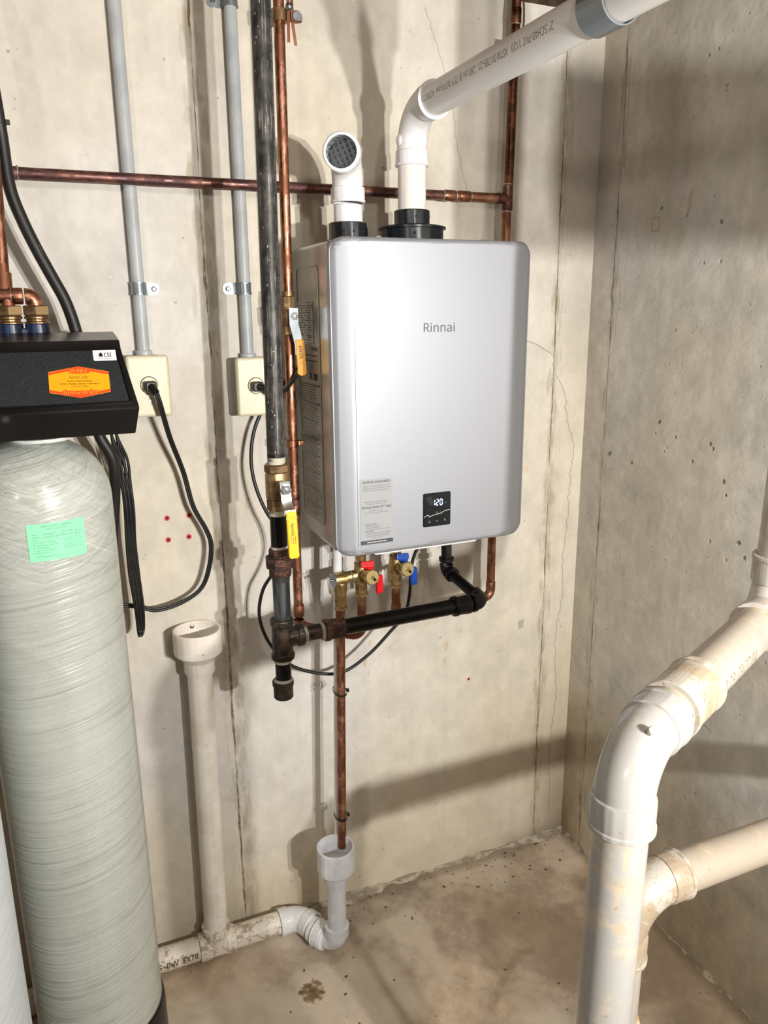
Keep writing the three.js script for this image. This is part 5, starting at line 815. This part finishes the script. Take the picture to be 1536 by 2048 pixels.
{
  const t = thing('drain_hose', 'thick black flexible hose bending down behind the softener head', 'hose', [0.05, 1.6, 0.13]);
  part('hose', tube([[-0.050, 2.20, 0.13], [-0.040, 2.05, 0.13], [-0.037, 1.983, 0.12], [-0.033, 1.890, 0.12], [-0.018, 1.835, 0.12], [0.001, 1.784, 0.12], [0.022, 1.735, 0.12], [0.041, 1.690, 0.12], [0.055, 1.630, 0.12], [0.064, 1.56, 0.12], [0.068, 1.48, 0.12], [0.078, 1.422, 0.12], [0.097, 1.378, 0.12], [0.101, 1.345, 0.115], [0.096, 1.28, 0.10], [0.086, 1.20, 0.09], [0.07, 1.0, 0.08], [0.05, 0.6, 0.07], [0.03, 0.2, 0.07], [0.02, 0.02, 0.07]], 0.0115, 240, 18), M.hose, t);
  part('hose_tie', [hollow([-0.0395, 2.000, 0.121], [-0.0385, 2.010, 0.121], 0.0135, 0.0112), box(-0.028, -0.020, 2.001, 2.009, 0.117, 0.127, 0.001)], M.rubber, t);
}
{
  const bx = -0.385, bz = 0.56, t = thing('brine_tank', 'smooth pale grey-white tank edge at the lower left corner of the photo', 'tank', [bx, 0, bz]), r = 0.2285;
  part('vessel', lathe([[0, 0], [r - 0.012, 0], [r - 0.002, 0.006], [r, 0.016], [r + 0.004, 1.12], [0, 1.12]], [bx, 0, bz], [0, 1, 0], 80), M.poly, t);
  part('lid', lathe([[0, 0], [r + 0.012, 0], [r + 0.014, 0.004], [r + 0.014, 0.026], [r + 0.008, 0.032], [0, 0.040]], [bx, 1.115, bz], [0, 1, 0], 80), M.poly, t);
}

// ------------------------------------------------------------------ white drain stacks in the foreground
function dustyPrint(w, h, seed, draw, base = [184, 177, 167]) {
  const f = fbm(w, h, 4, Math.max(2, Math.round(4 * h / w)), 5, seed, 0.7), [c, x] = paint(w, h, (i) => mixc(base, [206, 186, 158], smooth(0.1, 0.7, f[i]) * 0.55)); const r = rng(seed);
  for (let i = 0; i < w * h / 1800; i++) { x.globalAlpha = 0.12 + r() * 0.45; x.fillStyle = ['#a4643c', '#8a5232', '#6a5a4a', '#b98a5e'][Math.floor(r() * 4)]; const q = 0.6 + r() * r() * 2.6; x.beginPath(); x.ellipse(r() * w, r() * h, q, q * (0.6 + r() * 1.4), r() * 3, 0, 7); x.fill(); }
  x.globalAlpha = 1; if (draw) draw(x, r); return canvasTex(c);
}
const hubRing = (at, dir, h = 0.030) => lathe([[0.0312, 0], [0.0345, 0.0015], [0.0352, 0.004], [0.0352, h - 0.007], [0.0366, h - 0.0055], [0.0366, h - 0.001], [0.0356, h], [0.0302, h]], at, dir, 48);
{
  const z = 1.238, t = thing('foreground_stack', 'nearest white plastic drain pipe with a big elbow turning to the right', 'drain pipe', [0.508, 0, z]);
  const C = V(0.5165, 1.2145, z), S = V(0.948, 1.231, 1.045), d = S.clone().sub(C).normalize(), R = 0.058, [e0, e1] = bendEnds(C, [0, -1, 0], d, R);
  part('lower_pipe', printed([0.505, 0, z], [0.5155, 1.165, z], R2, [-0.4, 0, 1], 56), std({ map: dustyPrint(256, 2048, 871, (x, r) => { // drips and glue runs
    x.strokeStyle = '#c9b592'; x.globalAlpha = 0.55; x.lineWidth = 6; x.beginPath(); x.moveTo(126, 66); x.lineTo(124, 130); x.stroke(); x.globalAlpha = 0.35; x.fillStyle = '#b8ab90'; x.beginPath(); x.ellipse(128, 164, 24, 20, 0.3, 0, 7); x.fill(); x.lineWidth = 8; x.beginPath(); x.moveTo(118, 170); x.lineTo(116, 214); x.stroke(); x.fillStyle = '#c49a7a'; x.beginPath(); x.ellipse(126, 262, 8, 14, 0, 0, 7); x.fill(); x.globalAlpha = 1; void r; }, [168, 166, 162]), roughness: 0.28 }), t);
  part('elbow', [bend(C, [0, -1, 0], d, R, 0.0322, 30, 48), hubRing([e0.x - 0.0005, e0.y + 0.006, z], [0, -1, 0], 0.040), hubRing(e1.clone().addScaledVector(d, -0.004), d, 0.034)], std({ map: dustyPrint(512, 512, 872, null, [166, 164, 160]), roughness: 0.26 }), t, 'cleaner white elbow');
  const arc = new Arc(C, [0, -1, 0], d, R), lp = arc.getPoint(0.74), ln = V(-0.25, 0.72, 0.62).normalize();
  part('elbow_lug', lathe([[0, 0], [0.0046, 0], [0.0046, 0.0075], [0.0036, 0.009], [0, 0.009]], lp.clone().addScaledVector(ln, 0.0322), ln, 18), M.pvcOld, t);
  const a = e1.clone(), L1 = S.distanceTo(a);
  part('level_pipe', printed(a.clone(), S.clone().addScaledVector(d, -0.01), R2, [0.30, 0.42, 1], 56), std({ map: dustyPrint(300, 1024, 873, (x) => { const k = 1024 / L1; x.save(); x.translate(170, 1024 - 0.038 * k); x.rotate(-Math.PI / 2); x.fillStyle = '#6f6c6c'; x.font = '44px sans-serif'; x.textBaseline = 'middle'; x.scale(1.0, 1); x.fillText('EXT', 0, 0); x.fillText('1:23  09/27/04', 0.108 * k, 0); x.restore(); x.fillStyle = '#9a948e'; for (let i = 0; i < 9; i++) x.fillRect(128 + i * 5, 1024 - 0.305 * k, 3 + (i % 3), 60); }, [172, 162, 148]), roughness: 0.36 }), t, 'printed dusty pipe');
  part('coupling', [hubRing(a.clone().addScaledVector(d, 0.090), d.clone().negate(), 0.042), hubRing(a.clone().addScaledVector(d, 0.088), d, 0.042)], M.pvcDusty, t, 'dusty straight coupling');
  const [f0, f1] = bendEnds(S, d.clone().negate(), [0, 1, 0], 0.05);
  part('upper_elbow', [bend(S, d.clone().negate(), [0, 1, 0], 0.05, 0.0322, 20, 44), hubRing(f0.clone().addScaledVector(d, 0.006), d.clone().negate(), 0.036), hubRing([f1.x, f1.y - 0.004, f1.z], [0, 1, 0], 0.042)], M.pvcOld, t);
  part('upper_pipe', pipe([f1.x, f1.y, f1.z], [f1.x + 0.012, 2.44, f1.z], R2, 48), M.pvcOld, t);
}
{
  const z = 1.084, X = 0.676, Y = 0.859, t = thing('rear_stack', 'white plastic drain stack behind the nearest pipe turning into a level dusty pipe', 'drain pipe', [X, 0, z]);
  part('stack_pipe', printed([X, 0.0, z], [X, 0.765, z], R2, [0.55, 0, 1], 48), std({ map: dustyPrint(256, 2048, 881, (x) => { x.save(); x.translate(132, 1010); x.rotate(-Math.PI / 2); x.fillStyle = '#3d4a6a'; x.font = '44px monospace'; x.textBaseline = 'middle'; x.fillText('PVC PIPE  PVC PIPE 1120 PIPE 14GR', -620, 0); x.fillText('PIPE 14GR', 260, 0); x.restore(); }), roughness: 0.34 }), t, 'stack pipe with dark lettering');
  const bc = V(X, Y, z);
  part('sweep_elbow', [bend(bc, [0, -1, 0], [1, 0, 0], 0.070, 0.0332, 26, 44), hubRing([X, 0.795, z], [0, -1, 0], 0.044), hubRing([X + 0.062, Y, z], [1, 0, 0], 0.036)], M.pvcDusty, t, 'long sweep elbow');
  part('branch_pipe', printed([X + 0.08, Y, z], [XR + 0.02, Y, z], R2, [0, 0.5, 1], 48), std({ map: dustyPrint(256, 1024, 882, null, [172, 160, 144]), roughness: 0.42 }), t, 'dusty level branch');
  part('lower_coupling', [hubRing([X, 0.635, z], [0, -1, 0], 0.04), lathe([[R2, 0], [0.034, 0.002], [0.034, 0.010], [0.0366, 0.012]], [X, 0.640, z], [0, -1, 0], 44)], std({ map: mottle(0xe2c49a, 0xc79a62, { seed: 883, specks: 40 }), roughness: 0.45 }), t, 'amber-stained coupling');
}

// ------------------------------------------------------------------ small things on walls and floor
for (const [x, y, where] of [[0.213, 1.201, 'upper left red plastic anchor of the four under the cord'], [0.264, 1.202, 'upper right red plastic anchor of the four under the cord'], [0.212, 1.148, 'lower left red plastic anchor of the four under the cord'], [0.260, 1.150, 'lower right red plastic anchor of the four under the cord'], [1.031, 0.618, 'single red plastic anchor low on the wall right of the funnel']]) {
  const s = x > 1 ? 0.7 : 1, t = thing('wall_anchor', where, 'wall anchor', [x, y, 0]);
  part('flange', [lathe([[0.0026 * s, 0], [0.0064 * s, 0], [0.0062 * s, 0.0012], [0.0035 * s, 0.0016], [0.0026 * s, 0.0006]], [x, y, 0], [0, 0, 1], 24)], M.redPlastic, t);
  part('hole', lathe([[0, 0], [0.0027 * s, 0], [0.0027 * s, 0.0005], [0, 0.0005]], [x, y, 0], [0, 0, 1], 16), M.dark, t);
}
{ // crumbs of concrete, leaf scraps and grit along the wall and over the floor
  const r = rng(404), g = [];
  for (let i = 0; i < 170; i++) {
    const along = i < 100, x = along ? 0.45 + r() * 0.93 : 0.2 + r() * 1.1, z = along ? 0.03 + r() * r() * 0.16 : 0.1 + r() * 0.9, s = 0.0008 + r() * r() * (along ? 0.0034 : 0.0026);
    g.push(prep(new THREE.IcosahedronGeometry(s, 0).scale(1 + r() * 1.6, 0.5 + r() * 0.4, 0.7 + r() * 0.6).rotateY(r() * 6).translate(x, s * 0.35, z)));
  }
  const m = new THREE.Mesh(mergeGeometries(g), std({ color: 0x5c4c3a, roughness: 0.95 })); m.name = 'debris'; m.castShadow = m.receiveShadow = true;
  m.userData = { label: 'dark crumbs and grit scattered over the concrete floor', category: 'debris', kind: 'stuff' }; scene.add(m);
}

// ------------------------------------------------------------------ lamps (outside the frame)
{
  const c = LIGHT.work.color, t = thing('work_light', 'twin-bulb work light on a stand behind the camera', 'work light', [0.80, 0, 2.72]);
  part('pole', pipe([0.80, 0.02, 2.72], [0.80, 1.66, 2.72], 0.012), M.zinc, t);
  for (const a of [0, 2.1, 4.2]) part('leg', pipe([0.80, 0.30, 2.72], [0.80 + 0.28 * Math.cos(a), 0.01, 2.72 + 0.28 * Math.sin(a)], 0.009), M.zinc, t);
  part('crossbar', pipe([0.66, 1.645, 2.72], [0.94, 1.645, 2.72], 0.010), M.zinc, t);
  LIGHT.work.at.forEach((at, i) => {
    part('reflector', lathe([[0.018, -0.11], [0.020, -0.05], [0.045, -0.02], [0.062, 0.002], [0.060, 0.002], [0.043, -0.018], [0.018, -0.048]], at, [0, 0, -1], 36), M.zinc, t);
    part('bulb', new THREE.SphereGeometry(0.030, 24, 16).translate(...at), std({ color: 0xffffff, emissive: new THREE.Color().setRGB(...c), emissiveIntensity: 12 }), t);
    spot(at, LIGHT.work.aim, LIGHT.work.power[i], c, 0.022, 'work_lamp');
  });
}
for (const [i, L] of LIGHT.globes.entries()) {
  const t = thing('ceiling_globe', ['white globe lamp in a holder under the joists behind the camera', 'large white globe lamp under the joists in the left part of the basement'][i], 'ceiling light', L.at);
  part('globe', new THREE.SphereGeometry(L.radius + 0.005, 32, 20).translate(...L.at), std({ color: 0xffffff, emissive: new THREE.Color().setRGB(...L.color), emissiveIntensity: 5 }), t);
  part('holder', lathe([[0, 0], [0.030, 0], [0.034, 0.02], [0.058, 0.035], [0.060, 0.055], [0, 0.10]], [L.at[0], L.at[1] + L.radius, L.at[2]], [0, 1, 0], 32), M.whiteMetal, t);
  const l = new THREE.PointLight(new THREE.Color().setRGB(...L.color), L.power, 0, 2); l.position.set(...L.at); l.shadow.radius = L.radius / 0.02; ready(l, 'globe_lamp');
}
{ // insulated pipe outside the frame, whose shadow falls across the corner and the right wall
  const t = thing('insulated_pipe', 'thick black foam wrapped pipe coming out of the right wall outside the photo', 'pipe', [1.15, 1.81, 1.55]);
  part('foam_sleeve', pipe([0.955, 1.81, 1.55], [XR, 1.81, 1.55], 0.090), M.rubber, t);
}

renderer.render(scene, camera);
